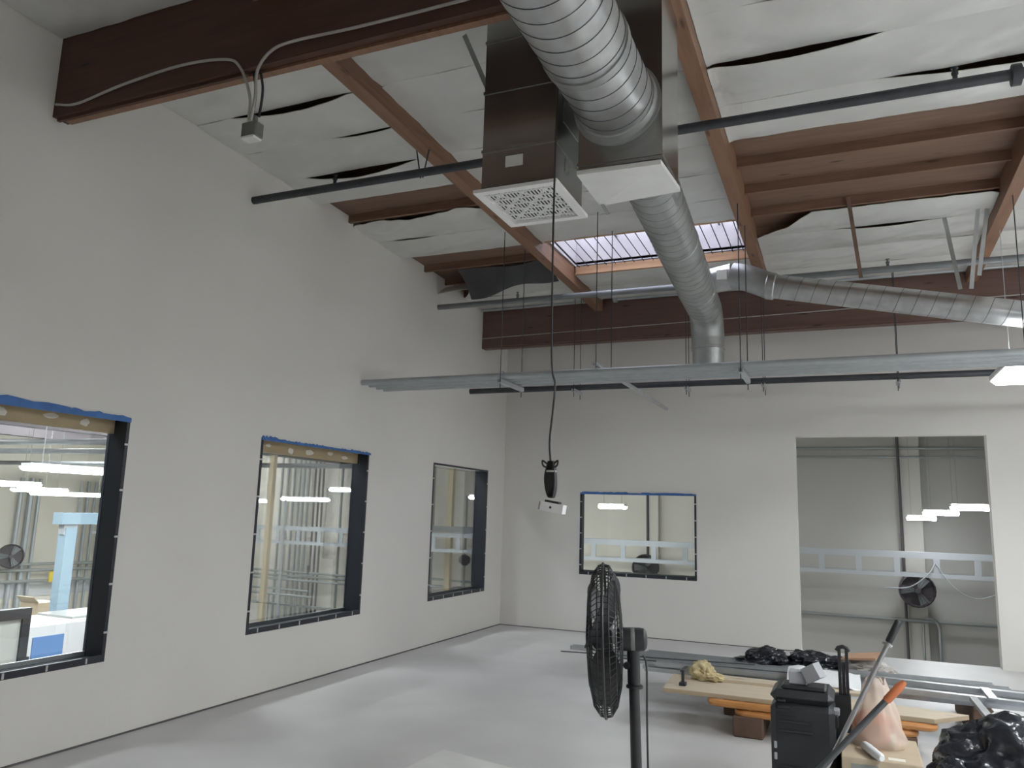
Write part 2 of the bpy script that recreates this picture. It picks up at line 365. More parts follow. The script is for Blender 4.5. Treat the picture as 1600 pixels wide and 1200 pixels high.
for b, (x0, x1) in enumerate(BAYS):
    for r in range(len(SEAM)):
        y = SEAM[r]
        if b == 1 and r == 11: continue
        if y in (3.27, 9.74): continue
        MB().hexa([(x0, y - .019, Zi(y)), (x1, y - .019, Zi(y)), (x1, y + .019, Zi(y)), (x0, y + .019, Zi(y)),
                   (x0, y - .019, Zd(y) + .002), (x1, y - .019, Zd(y) + .002), (x1, y + .019, Zd(y) + .002), (x0, y + .019, Zd(y) + .002)]).build('roof_joist', 'joist', ceiling, smooth=0)
    for r in range(len(SEAM) - 1):
        if (b, r) in missing: continue
        y0, y1 = SEAM[r], SEAM[r + 1]
        if r == 1: y1 = 3.16
        xa, xb = x0 + 0.004, x1 - 0.004
        cut = {(2, 10): 0.55, (0, 12): 0.35}.get((b, r), 0.0)
        dr = droop.get((b, r)); sd = b * 31 + r * 7.7
        rag = {(0, 8): 0.09, (2, 10): 0.05}.get((b, r), 0.0)      # ragged, torn near edge
        def fn(u, v, xa=xa, xb=xb, y0=y0, y1=y1, dr=dr, sd=sd, cut=cut, rag=rag, b=b):
            xl = xa + cut * (1 - v) ** 0.8
            x = xl + (xb - xl) * u; ya = y0
            if rag: ya = y0 + rag * (0.5 + 0.9 * noise.noise(Vector((x * 3.1, sd, 1))) + .4 * noise.noise(Vector((x * 9, sd, 4))))
            y = ya + (y1 - ya) * v
            z = Zi(y) - 0.012 - 0.03 * math.sin(math.pi * v) * (.4 + .6 * ke0(x, xa, xb)) * (0.7 + 0.5 * noise.noise(Vector((x * 0.8, sd, 0))))
            ke = max(0.0, min(1.0, (x - xa) / .16, (xb - x) / .16)) * (.3 + .7 * math.sin(math.pi * v))
            z -= ke * (0.016 * noise.noise(Vector((x * 2.2 + sd, y * 5.0, 0))) + 0.014 * abs(noise.noise(Vector((x * 3.4 + y * 6 + sd, y * 2.4 - x, 3)))) * 2 + .010 * abs(noise.noise(Vector((x * 5 - y * 7 + sd, y * 5, 8)))))
            z -= 0.020 * max(0.0, noise.noise(Vector((x * 1.1, sd * 2, 6)))) * (1 - v)
            if dr:
                k = max(0.0, 1 - ((x - dr[0]) / dr[1]) ** 2); z -= 0.72 * dr[2] * k * (1 - v) ** 1.6
            if b > 0:
                e = max(0.0, 1 - (x - xa) / 0.05); z -= 0.022 * e * (0.8 + .4 * noise.noise(Vector((y * 7, sd, 2))))
                e = max(0.0, 1 - (xb - x) / 0.06); z -= 0.02 * e
            return (x, y, z)
        MB().grid(fn, 52, 14, thick=(0, 0, 0.006)).build('insulation_panel', 'insul', ceiling, smooth=50)
# torn dark sheet hanging in the left bay, folded back above the far pipe
def flap(u, v):
    x = 0.45 + 1.15 * u; drop = (0.30 - 0.16 * u + 0.02 * math.sin(u * 9)) * v
    return (x + 0.05 * v, 8.12 + 0.30 * v + 0.05 * math.sin(v * 3 + u * 4), Zi(8.1) - 0.01 - drop + 0.015 * math.sin(u * 7 + v * 3))
MB().grid(flap, 18, 8, thick=(0, 0.006, 0.002)).build('insulation_panel', 'insulback', ceiling, smooth=60)
def flap2(u, v):
    x = 0.02 + 1.6 * u; return (x, 8.42 + 0.24 * v, Zi(8.5) - 0.03 - 0.16 * (1 - v) ** 1.3 * (1 - .5 * u) + 0.012 * math.sin(u * 11))
MB().grid(flap2, 22, 6, thick=(0, 0, 0.006)).build('insulation_panel', 'insul', ceiling, smooth=60)

# skylight: curb, glazing, frame bars and the steel guard grid below
sk = empty('window_5', ((SKX[0] + SKX[1]) / 2, (SKY[0] + SKY[1]) / 2, Zd(8.1)), kind='structure')
cb = MB()
x0, x1 = SKX; y0, y1 = SKY
for (a, b, c, d) in ((x0 - .03, x0, y0, y1), (x1, x1 + .03, y0, y1), (x0 - .03, x1 + .03, y1, y1 + .03), (x0 - .03, x1 + .03, y0 - .03, y0)):
    cb.box(a, b, c, d, Zd(y1) - 0.02, Zd(y0) + 0.34)
cb.build('skylight_curb', mat('curb_grey', (0.48, 0.46, 0.47), 0.6), sk, smooth=0)
MB().box(x0, x1, y1 + .002, y1 + .05, Zi(8.62) - 0.035, Zd(8.62) + 0.03).build('trimmer_board', 'curbwood', sk, smooth=0)
MB().box(x0, x1, y0 - .06, y0 - .02, Zi(7.6) - 0.02, Zd(7.6) + 0.0).build('trimmer_board', 'curbwood', sk, smooth=0)
def dome(u, v):
    k = math.sin(math.pi * u) ** .5 * math.sin(math.pi * v) ** .5
    return (x0 - .02 + (x1 - x0 + .04) * u, y0 - .02 + (y1 - y0 + .04) * v, Zd(y0) + 0.35 + 0.16 * k)
MB().grid(dome, 16, 10, thick=(0, 0, 0.008)).build('glazing_dome', 'acrylic', sk, smooth=60)
for k in range(3):
    yy = y0 + 0.12 + 0.2 * k
    MB().box(x0, x1, yy, yy + .03, Zd(y0) + .30, Zd(y0) + .335).build('glazing_bar', 'galvdull', sk, smooth=0)
for xx in (x0 + 0.5, x1 - 0.32):
    MB().box(xx, xx + .02, y0, y1, Zd(y0) + .27, Zd(y0) + .30).build('glazing_bar', 'galvdull', sk, smooth=0)
gd = empty('skylight_guard', ((x0 + x1) / 2, (y0 + y1) / 2, Zi(8.1) + .02), 'black steel bar guard grid fixed under the roof skylight', 'guard grid')
nb = 18
for k in range(nb):
    xx = x0 + 0.05 + (x1 - x0 - 0.1) * k / (nb - 1)
    MB().cyl((xx, y0 + .02, Zi(y0) + .05), (xx, y1 - .005, Zi(y1) + .05), 0.0055, 6).build('guard_bar', 'pipeblk', gd)
for yy in (y0 + .04, y1 - .02):
    MB().cyl((x0 + .02, yy, Zi(yy) + .06), (x1 - .02, yy, Zi(yy) + .06), 0.007, 6).build('guard_bar', 'pipeblk', gd)

# glulam girders and purlins
g1 = empty('glulam_beam', (4.9, 3.22, 4.09), 'deep dark glued timber beam crossing nearest the camera, white cable stapled along it', 'beam')
MB().box(0.0, 9.8, 3.165, 3.275, 4.09, Zd(3.22) - .002).build('timber', 'beam', g1, smooth=0)
MB().box(0.02, 1.62, 3.185, 3.205, 4.066, 4.09).build('ledger_strip', 'beam', g1, smooth=0)
MB().box(0.06, 9.8, 3.215, 3.262, 4.072, 4.09).build('bottom_lamination', 'purlin', g1, smooth=0)
g2 = empty('glulam_beam', (4.9, 9.88, 3.91), 'deep red-brown glued timber beam crossing above the back wall', 'beam')
MB().box(0.0, 9.8, 9.82, 9.95, 3.915, Zd(9.9) - .002).build('timber', 'beamfar', g2, smooth=0)
MB().box(0.03, 9.8, 9.795, 9.82, 3.935, 3.955).build('ledger_strip', 'beamfar', g2, smooth=0)
def purlin(xc, xa, label):
    mb = MB()
    for (ya, yb) in ((YF, 3.16), (3.28, 9.815)):
        def X(y): return xc + xa * (y - 3.8)
        w = .055
        mb.hexa([(X(ya) - w, ya, Zi(ya) - .165), (X(ya) + w, ya, Zi(ya) - .165), (X(yb) + w, yb, Zi(yb) - .15), (X(yb) - w, yb, Zi(yb) - .15),
                 (X(ya) - w, ya, Zd(ya) - .002), (X(ya) + w, ya, Zd(ya) - .002), (X(yb) + w, yb, Zd(yb) - .002), (X(yb) - w, yb, Zd(yb) - .002)])
    return tag(mb.build('roof_purlin', 'purlin', smooth=0), label, 'purlin', 'roof purlins')
purlin(1.70, 0.006, 'brown timber purlin running back from the near beam, left of the skylight')
purlin(3.91, 0.0, 'brown timber purlin running back along the right side of the skylight')
purlin(6.12, 0.0, 'brown timber purlin at the far right, beyond the bare roof joists')

# ------------------------------------------------------------------ windows
def build_window(n, horiz, a, b, z0, z1, plane, depth, head_tan=True, tape=None, sideclips=True):
    # frame set in a hole; horiz 'y' -> left wall (goes to -x), 'x' -> back wall (goes to +y)
    def P(s, d, z): return (plane - d, s, z) if horiz == 'y' else (s, plane + d, z)
    def bx(s0, s1, d0, d1, za, zb):
        mb = MB(); p, q = P(s0, d0, za), P(s1, d1, zb)
        return mb.box(min(p[0], q[0]), max(p[0], q[0]), min(p[1], q[1]), max(p[1], q[1]), za, zb)
    root = empty('window_%d' % n, P((a + b) / 2, depth / 2, z0), kind='structure')
    w = 0.045
    for args in ((a, b, -0.004, .018, z0, z0 + w), (a, b, -0.004, .018, z1 - 0.022, z1), (a, a + .028, -0.004, .018, z0 + w, z1 - .022), (b - .026, b, -0.004, .018, z0 + w, z1 - .022)):
        bx(*args).build('window_frame', 'navy', root, smooth=0)
    # deep linings
    bx(b - .012, b, .018, depth, z0, z1).build('jamb_lining', 'navy', root, smooth=0)
    bx(a, a + .012, .018, depth, z0, z1).build('jamb_lining', 'navy', root, smooth=0)
    bx(a, b, .018, depth, z0, z0 + .025).build('sill_lining', 'navy', root, smooth=0)
    bx(a, b, .018, depth, z1 - .012, z1).build('head_lining', 'tan' if head_tan else 'wall', root, smooth=0)
    if head_tan:
        rnd = random.Random(n)
        bx(a + .012, b - .012, depth - .065, depth - .04, z1 - .115, z1 - .012).build('header_board', 'tan', root, smooth=0)
        for k in range(5):
            s = a + (b - a) * (k + .4 + .4 * rnd.random()) / 5.2; d0 = .04 + .1 * rnd.random() * depth
            h_ = .03 + .05 * rnd.random(); w_ = .06 + .09 * rnd.random(); zc = z1 - .06 + .03 * (rnd.random() - .5)
            pts = [P(s + w_ * .5 * math.cos(t) * (.7 + .5 * rnd.random()), depth - .0665, zc + h_ * .5 * math.sin(t) * (.7 + .5 * rnd.random())) for t in [q * math.pi / 5 for q in range(10)]]
            MB().prism(pts, (-.002, 0, 0)).build('compound_patch', 'patch', root, smooth=0)
    bx(a + .012, b - .012, depth - .03, depth - .024, z0 + .025, z1 - .012).build('glass_pane', 'glass', root, smooth=0)
    bx(a, b, depth - .022, depth - .008, z0 + .025, z0 + .055).build('glazing_bead', 'silver', root, smooth=0)
    # clips
    cm = None
    def clip(s, z, vert):
        nonlocal cm
        h = (.018, .007) if vert else (.007, .018)
        bx(s - h[1], s + h[1], -0.007, -.003, z - h[0], z + h[0]).build('clip', 'silver', root, smooth=0)
    for k in range(6): clip(a + (b - a) * (k + .5) / 6, z0 + w * .5, True)
    if sideclips:
        for k in range(5):
            clip(a + .014, z0 + (z1 - z0) * (k + .6) / 5.2, False); clip(b - .012, z0 + (z1 - z0) * (k + .6) / 5.2, False)
    if tape:
        for ti, (s0, s1, za, zb) in enumerate(tape):
            pts = []; m = 14
            rnd = random.Random(int(s0 * 100))
            for i in range(m + 1): pts.append(P(s0 + (s1 - s0) * i / m, -.0045 - .0031 * ti, za))
            for i in range(m, -1, -1): pts.append(P(s0 + (s1 - s0) * i / m, -.0045 - .0031 * ti, zb - (zb - za) * .45 * rnd.random() * (1 if 0 < i < m else 1.3)))
            MB().prism(pts, (0.002, 0, 0) if horiz == 'y' else (0, -0.002, 0)).build('masking_tape', 'tape', root, smooth=0)
    return root
build_window(1, 'y', *WIN[0], *WZ, 0.0, 0.2, True, [(2.33, 3.55, 2.172, 2.235), (3.5, 4.03, 2.172, 2.218), (2.33, 4.03, 2.165, 2.216)])
build_window(2, 'y', *WIN[1], *WZ, 0.0, 0.2, True, [(5.41, 5.62, 2.178, 2.222), (5.60, 5.95, 2.178, 2.208), (5.98, 6.3, 2.178, 2.212), (6.28, 6.68, 2.178, 2.207), (6.74, 6.92, 2.178, 2.212), (6.93, 7.10, 2.178, 2.207), (5.41, 7.11, 2.174, 2.2)])
build_window(3, 'y', *WIN[2], *WZ, 0.0, 0.2, False, None)
build_window(4, 'x', 1.205, 2.85, 0.785, 1.93, L, 0.16, False, [(1.205, 2.85, 1.905, 1.935), (1.23, 1.9, 1.92, 1.945), (2.1, 2.8, 1.92, 1.942)])

# ------------------------------------------------------------------ the hall beyond the windows (its floor lies one storey lower)
HZ = -3.3; HY = 18.0; HX = -17.0; HR = 16.0; HC = 4.3
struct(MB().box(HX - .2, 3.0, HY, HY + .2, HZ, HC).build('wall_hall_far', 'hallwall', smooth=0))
struct(MB().box(3.0, HR, HY, HY + .2, HZ, HC).build('wall_hall_far_right', 'hallfargrey', smooth=0))  # right stretch of the far wall, a darker grey than the left
struct(MB().box(HX - .2, HX, -9, HY, HZ, HC).build('wall_hall_left', 'hallwall', smooth=0))
struct(MB().box(HX - .2, HR, -9.2, -9, HZ, HC).build('wall_hall_near', 'hallwall', smooth=0))
struct(MB().box(HR, HR + .2, -9, HY, HZ, HC).build('wall_hall_right', 'hallgrey', smooth=0))
struct(MB().box(HX, HR, -9, HY, HZ - .1, HZ).build('floor_hall', 'hallfloor', smooth=0))
hc = MB(); hc.box(HX, -0.2, -9, HY, HC, HC + .1); hc.box(-0.2, HR, L + .21, HY, HC, HC + .1); hc.box(XR + .22, HR, -9, L + .21, HC, HC + .1)
struct(hc.build('ceiling_hall', 'hallgrey', smooth=0))
struct(MB().box(-0.2, XR + .2, L + .02, L + .16, HZ, -.22).build('wall_mezzanine_back', 'hallgrey', smooth=0))
struct(MB().box(-0.2, -.06, YF - .2, L + .16, HZ, -.22).build('wall_mezzanine_left', 'hallgrey', smooth=0))
# pilaster and column behind the tall opening
struct(MB().box(5.77, 6.12, 17.86, 18.0, HZ, HC).build('trim_1', 'hallgrey', smooth=0))
struct(MB().box(0.28, 0.75, 17.86, 18.0, HZ, HC).build('trim_2', 'hallwall', smooth=0))

def hall_lamp(c, half, along, label, drop=2.2, group='hall strip lights'):
    c = Vector(c); d = Vector(along).normalized(); s = Vector((-d.y, d.x, 0))
    r = empty('strip_light', c, label, 'light', group)
    MB().obox(c + Vector((0, 0, .035)), d * half, s * .10, Vector((0, 0, .02))).build('housing', 'white', r, smooth=0)
    mb = MB(); n = 6; V = []
    prof = [(s * (.13 * math.cos(math.pi * k / n)) - Vector((0, 0, .05 * math.sin(math.pi * k / n)))) for k in range(n + 1)]
    mb.prism([c - d * half + p + Vector((0, 0, .014)) for p in prof], d * half * 2).build('diffuser', 'halllamp', r)
    for e in (-.7, .7):
        p = c + d * half * e + Vector((0, 0, .05)); MB().cyl(p, (p.x, p.y, HC), .004, 5).build('suspension_wire', 'hallpipe', r)
    return r
hall_lamp((6.33, 12.5, 1.86), .27, (1, 0, 0), 'nearest of three receding lit strip lights seen through the tall opening')
hall_lamp((6.17, 15.0, 1.815), .26, (1, 0, 0), 'middle of three receding lit strip lights seen through the tall opening')
hall_lamp((6.0, 16.6, 1.735), .24, (1, 0, 0), 'farthest of three receding lit strip lights seen through the tall opening')
hall_lamp((0.77, 14.0, 1.775), .24, (1, 0, 0), 'lit strip light seen through the small back wall window')
hall_lamp((-6.15, 14.0, 1.77), .56, (1, 0.02, 0), 'long lit strip light in the middle of the second window')
hall_lamp((-4.95, 14.0, 1.99), .50, (1, 0.0, 0), 'lit strip light half hidden by the right jamb of the second window')
hall_lamp((-7.35, 14.0, 1.715), .22, (1, 0, 0), 'short lit strip light behind the tan column in the second window')
hall_lamp((-2.0, 14.0, 1.89), .12, (1, 0, 0), 'small lit lamp beside the dark jamb of the third window')
hall_lamp((-4.0, 6.75, 1.965), .62, (.1, 1, 0), 'largest and brightest strip light high in the first window')
hall_lamp((-8.0, 8.5, 1.835), .6, (.1, 1, 0), 'lit strip light cut off by the left picture edge in the first window')
hall_lamp((-9.2, 10.06, 1.77), .47, (.1, 1, 0), 'lit strip light below the largest one in the first window')
hall_lamp((-12.0, 12.9, 1.735), .9, (.15, 1, 0), 'lowest lit strip light in the first window, above the pale crane arm')
# unseen lamps: window row lights the floor, the others added to brighten the hall
for i, (xx, yy) in enumerate(((-1.7, 3.2), (-1.7, 6.3), (-1.7, 9.4), (-6.0, 5.0), (-6.0, 10.0), (-8.5, 14.5), (-11.0, 7.0), (-11.0, 12.0), (-11.0, 15.8))):
    r = empty('unseen_ceiling_lamp', (xx, yy, 3.85), 'hall ceiling lamp ' + ['close outside the first window', 'close outside the second window', 'close outside the third window', 'added unseen over the framed panel', 'added unseen over the white machine', 'added unseen over the cable tray left of the tan columns', 'added unseen over the storage cabinet', 'added unseen over the farther girder', 'added unseen in the far left hall corner'][i], 'light', 'hall ceiling lamps')
    MB().box(xx - .16, xx + .16, yy - .5, yy + .5, 3.87, 3.95).build('housing', 'white', r, smooth=0)
    MB().box(xx - .14, xx + .14, yy - .48, yy + .48, 3.85, 3.87).build('diffuser', 'hallceil', r, smooth=0)
    MB().cyl((xx, yy, 3.95), (xx, yy, HC), .008, 5).build('stem', 'white', r)

# cable tray along the far wall
tr = empty('cable_tray', (-2, 16.0, .70), 'long white ladder cable tray hung along the far hall wall', 'cable tray')
for (yy, za, zb) in ((15.97, 1.02, 1.13), (15.97, .69, .76), (16.45, 1.05, 1.12), (16.45, .70, .75)):
    MB().box(-15, 12, yy, yy + .05, za, zb).build('rail', 'tray', tr, smooth=0)
for k in range(42):
    xx = -14.8 + .635 * k
    MB().box(xx - .05, xx + .05, 15.975, 16.0, .75, 1.03).build('post', 'tray', tr, smooth=0)
for xx in (-13, -9.6, -6.2, -2.8, 3.4, 8.0):
    MB().cyl((xx, 16.3, 1.05), (xx, 16.3, HC), .012, 6).build('hanger_rod', 'hallpipe', tr)
def wall_fan(c, nrm, r, label):
    c = Vector(c); n = Vector(nrm).normalized(); o = empty('wall_fan', c, label, 'fan', 'hall wall fans')
    d, a, b = basis(n)
    MB().lathe(c, n, [(-.08, r * .2), (-.07, r * .75), (0, r), (.08, r), (.1, r * .93), (.06, r * .9), (.0, r * .88)], 24).build('drum', 'halldark', o)
    for k in range(10):
        t = math.pi * k / 10
        MB().bar(c + n * .10 - (a * math.cos(t) + b * math.sin(t)) * r, c + n * .10 + (a * math.cos(t) + b * math.sin(t)) * r, .006, .006).build('guard_wire', 'fanwire', o)
    for k in range(3):
        t = 2.1 * k; u = a * math.cos(t) + b * math.sin(t); w = -a * math.sin(t) + b * math.cos(t)
        MB().prism([c + n * .05 + u * r * .1 - w * r * .1, c + n * .03 + u * r * .85 - w * r * .25, c + n * .06 + u * r * .85 + w * r * .3, c + n * .06 + u * r * .1 + w * r * .1], n * .01).build('blade', 'pipegrey', o)
    MB().cyl(c + n * .11, c - n * .1, r * .16, 12).build('hub', 'halldark', o)
    MB().cyl(c, c - n * .45, .03, 8).build('arm', 'hallpipe', o)
    return o
wall_fan((5.92, 17.5, .36), (.1, -1, -.1), .33, 'black wall fan below the cable tray, through the tall opening')
wall_fan((.55, 17.5, .50), (.1, -1, -.1), .30, 'dark wall fan low in the small back window')
wall_fan((-16.4, 14.65, .05), (1, -.5, 0), .33, 'black wall fan at the left picture edge in the first window')
# conduits
def conduit(pts, r, label, m='hallpipe', name='conduit', group='hall conduits', bend=True):
    return tag(MB().tube(pts, r, 8).build(name, m), label, 'pipe', group)
conduit([(-16, 17.8, -.27), (12, 17.8, -.25)], .035, 'horizontal grey pipe crossing the lower part of the tall opening', group=None)
conduit([(5.72, 17.8, HC), (5.74, 17.8, HZ)], .028, 'dark vertical pipe beside the pilaster in the tall opening', 'halldark', group=None)
conduit(curve_pts([(6.05, 17.75, -.2), (6.2, 17.75, -.21), (6.29, 17.75, -.33), (6.3, 17.75, -.7), (6.3, 17.75, HZ)], 5), .03, 'bent pipe dropping below the horizontal pipe in the tall opening', group=None)
conduit([(6.02, 17.75, -.3), (6.0, 17.75, HZ)], .022, 'thin straight pipe beside the bent pipe in the tall opening', group=None)
conduit([(-2, 17.85, 3.2), (12, 17.85, 3.13)], .03, 'upper of two horizontal conduits near the top of the tall opening')
conduit([(-2, 17.85, 3.02), (12, 17.85, 2.95)], .022, 'lower of two horizontal conduits near the top of the tall opening')
conduit([(.5, 17.85, HC), (.53, 17.85, HZ)], .03, 'dark vertical pipe behind the small back window', 'halldark', group=None)
sagc = curve_pts([(5.3, 15.9, .48), (5.7, 15.9, .52), (6.0, 15.9, .75), (6.13, 15.95, .95)], 6)
tag(MB().tube(sagc, .01, 6).build('loose_cable', 'tray'), 'white loose cable hanging left from the cable tray', 'cable')
sagc = curve_pts([(6.13, 15.95, .95), (6.4, 15.9, .55), (6.75, 15.9, .38), (7.2, 15.9, .55)], 6)
tag(MB().tube(sagc, .008, 6).build('loose_cable', 'tray'), 'white loose cable looping right below the cable tray', 'cable')
sgl = [-9.95, -9.75, -9.52, -9.33, -9.18, -9.02, -8.80, -8.66, -8.53, -7.9]
for i, xx in enumerate(sgl):
    conduit([(xx, 17.8, HC), (xx + .02, 17.8, HZ)], .028 if i in (6, 7, 8) else .035, ORD[i] + ' from the left of ten vertical conduits seen through the second window', 'halldark' if i in (6, 7, 8) else 'hallpipe', group='conduits in the second window')
for i, (za, yy, xa, xb) in enumerate(((-.12, 17.6, -11, -7.2), (-.32, 17.5, -11, -7.0), (-.55, 17.3, -10.6, -8.4), (-.68, 17.2, -10.6, -8.2), (-.95, 17.3, -10.5, -7.6))):
    conduit([(xa, yy, za), (xb, yy, za - .03)], .032, ORD[i] + ' from the top of five horizontal conduits low in the second window', group='horizontal conduits in the second window')
for i, xx in enumerate((-9.9, -9.6, -9.3, -9.0, -8.7, -8.4)):
    conduit([(xx, 17.2, -.68), (xx, 17.2, -2.6)], .022, ORD[i] + ' from the left of six short drop pipes low in the second window', group='drop pipes in the second window')
conduit([(-8.75, 17.0, -.2), (-8.0, 16.9, -.12)], .035, 'slanted valve pipe low in the second window', group=None)
conduit([(-8.15, 16.9, -.1), (-8.15, 16.9, .12)], .03, 'upright valve handle low in the second window', 'halldark', group=None)
tag(MB().box(-6.05, -5.95, 12.66, 12.76, HZ, HC).build('steel_column', 'tancol'), 'tan square column standing at the left outside the second window', 'column')
tag(MB().box(-4.42, -4.27, 17.33, 17.47, HZ, HC).build('steel_column', 'tancol'), 'tan square column in the middle of the third window', 'column')
conduit([(-5.9, 13.05, 1.75), (-5.9, 13.05, HZ)], .03, 'thin bright conduit right of the tan column in the second window', 'tray', group=None)
conduit([(-6.1, 12.2, HC), (-6.1, 12.2, HZ)], .03, 'thin bright conduit left of the tan column in the second window', 'tray', group=None)
conduit([(-5.0, 17.6, HC), (-4.98, 17.6, HZ)], .09, 'dark thick pipe at the left of the third window', 'hallpipe', group=None)
conduit([(-3.9, 17.4, 2.0), (-3.9, 17.4, HZ)], .03, 'thin pipe near the right jamb in the third window', group=None)
conduit([(-6, 17.6, -.05), (-3.0, 17.6, -.1)], .03, 'upper horizontal pipe low in the third window', group=None)
conduit([(-6, 17.5, -.2), (-3.0, 17.5, -.28)], .03, 'lower horizontal pipe low in the third window', group=None)
tag(MB().box(-6.2, -2.9, 15.9, 16.1, 1.15, 1.27).build('steel_beam', 'pipegrey'), 'blue-grey steel beam above the tray in the third window', 'beam')
tag(MB().blob((-5.0, 16.6, .22), (.14, .1, .42), 3, .4, 4, 3).build('hose_bundle', 'brown'), 'brown coiled hose bundle hanging low in the third window', 'hose')
tag(MB().blob((-3.9, 17.4, .45), (.14, .12, .12), 5, .2, 3, 3).build('pipe_valve', 'halldark'), 'dark round valve body at the right of the third window', 'valve')
# first window: far left wall, crane, machine
for i, (yy, r) in enumerate(((15.05, .06), (15.35, .08), (15.6, .05), (16.95, .04), (17.2, .05), (17.45, .04), (17.7, .05))):
    conduit([(HX + .12, yy, 2.2), (HX + .12, yy - .02, HZ)], r, ORD[i] + ' from the left of seven vertical pipes seen through the first window', 'emt', group='vertical pipes in the first window')
for i, za in enumerate((-.15, -.32, -.62)):
    conduit([(HX + .27, 10, za + .05), (HX + .27, 17.9, za - .12)], .045, ORD[i] + ' from the top of three horizontal pipes seen through the first window', 'hallpipe', group='horizontal pipes in the first window')
cr = empty('gantry_crane', (-6.0, 8.27, HZ), 'pale blue gantry crane post and arm outside the first window', 'crane')
MB().box(-6.08, -5.92, 8.18, 8.36, HZ, 1.20).build('post', 'lightblue', cr, smooth=0)
MB().box(-6.1, -5.9, 8.08, 11.2, 1.25, 1.42).build('arm', 'lightblue', cr, smooth=0)
MB().box(-6.06, -5.94, 8.16, 8.38, 1.10, 1.26).build('bracket', 'tray', cr, smooth=0)
mc = empty('machine_enclosure', (-5.42, 7.6, HZ), 'white machine enclosure with a blue door outside the first window', 'machine')
MB().bbox(-5.85, -5.0, 7.0, 9.3, HZ, 0.0, .03).build('body', 'machine', mc, smooth=0)
MB().box(-5.0, -4.985, 7.18, 7.62, -1.5, -.16).build('door', 'machineblue', mc, smooth=0)
MB().box(-5.0, -4.95, 7.02, 7.13, -1.0, -.38).build('control_box', 'black', mc, smooth=0)
MB().box(-5.8, -5.1, 7.8, 9.2, 0.0, .03).build('lid', 'screen', mc, smooth=0)
tag(MB().blob((-5.5, 8.75, .12), (.25, .25, .2), 11, .25, 3, 3, flat=.03).build('plastic_sack', 'bagwhite'), 'white plastic sack lying on the machine outside the first window', 'bag')
tag(MB().bbox(-9.3, -8.7, 9.9, 10.5, HZ, -.62, .02).build('storage_cabinet', 'hallpipe'), 'grey cabinet under the cardboard box in the first window', 'cabinet')
cbx = empty('cardboard_box', (-9.0, 10.2, -.62), 'brown cardboard box standing on the grey cabinet in the first window', 'box')
MB().box(-9.25, -8.78, 10.0, 10.4, -.62, -.25).build('body', 'card', cbx, smooth=0)
MB().hexa([(-9.25, 10.0, -.25), (-8.78, 10.0, -.25), (-8.78, 9.9, -.14), (-9.25, 9.9, -.14), (-9.25, 10.01, -.24), (-8.78, 10.01, -.24), (-8.78, 9.91, -.13), (-9.25, 9.91, -.13)]).build('flap', 'card', cbx, smooth=0)
pn = empty('framed_panel', (-4.2, 6.1, HZ), 'grey panel in a thick black frame at the lower left of the first window', 'panel')
MB().box(-4.25, -4.2, 4.9, 6.42, HZ, .24).build('panel_sheet', 'screen', pn, smooth=0)
for a in ((4.8, 6.52, .22, .34), (6.42, 6.52, HZ, .22), (4.8, 4.9, HZ, .22)):
    MB().box(-4.28, -4.17, a[0], a[1], a[2], a[3]).build('panel_frame', 'black', pn, smooth=0)
tag(MB().box(HX, HX + .035, 13.0, 17.9, -1.15, -.75).build('wall_duct', 'machine', smooth=0), 'white rectangular wall duct behind the pipes in the first window', 'duct')
tag(MB().bbox(-16.68, -16.62, 16.05, 16.3, -.75, -.45, .01).build('warning_tag', 'yellow'), 'small yellow tag on the pipes in the first window', 'tag')
# dark roof steel of the hall
for i, (xa, za) in enumerate(((-7.5, 2.75), (-12.5, 3.0))):
    tag(MB().box(xa, xa + .25, -8, 17.5, za, za + .5).build('roof_girder', 'halldark'), ['dark hall roof girder across the top of the first window', 'farther dark hall roof girder behind the first window'][i], 'girder')
for i, (ya, za) in enumerate(((8.0, 2.55), (9.3, 2.5), (10.6, 2.6), (12.2, 2.45))):
    conduit([(-16.5, ya, za), (-3.0, ya + 1.2, za)], .05, ORD[i] + ' nearest of four dark pipes under the hall roof in the first window', 'pipegrey', group='hall roof pipes')

# ------------------------------------------------------------------ room lamps
def room_lamp(x0, x1, y0, y1, z, label, em='roomlamp'):
    r = empty('panel_light', ((x0 + x1) / 2, (y0 + y1) / 2, z), label, 'light', 'suspended panel lights')
    MB().bbox(x0, x1, y0, y1, z + .012, z + .07, .01).build('housing', 'white', r, smooth=0)
    e = .05      # drop lens with slanted sides
    MB().hexa([(x0 + e, y0 + e, z - .035), (x1 - e, y0 + e, z - .035), (x1 - e, y1 - e, z - .035), (x0 + e, y1 - e, z - .035),
               (x0 + .01, y0 + .01, z + .012), (x1 - .01, y0 + .01, z + .012), (x1 - .01, y1 - .01, z + .012), (x0 + .01, y1 - .01, z + .012)]).build('diffuser', em, r, smooth=0)
    MB().box(x0 + .06, x1 - .06, y0 + .06, y1 - .06, z + .07, z + .074).build('added_uplight', 'addeduplight', r, smooth=0)  # glow added on the housing top to brighten the roof
    for xx in (x0 + .1, x1 - .1):
        yy = (y0 + y1) / 2; MB().cyl((xx, yy, z + .07), (xx, yy, Zi(yy) - .05), .003, 5).build('suspension_wire', 'steel', r)
room_lamp(6.05, 6.55, 7.70, 8.72, 3.0, 'lit white panel light hanging at the right picture edge', 'dimlamp')
room_lamp(7.0, 7.8, 3.2, 4.3, 3.05, 'lit white panel light over the right side of the room')
room_lamp(7.0, 7.7, .4, 1.42, 3.0, 'lit white panel light to the right of the camera')
room_lamp(7.8, 8.5, 6.2, 7.22, 3.7, 'lit white panel light by the right wall beyond the picture')

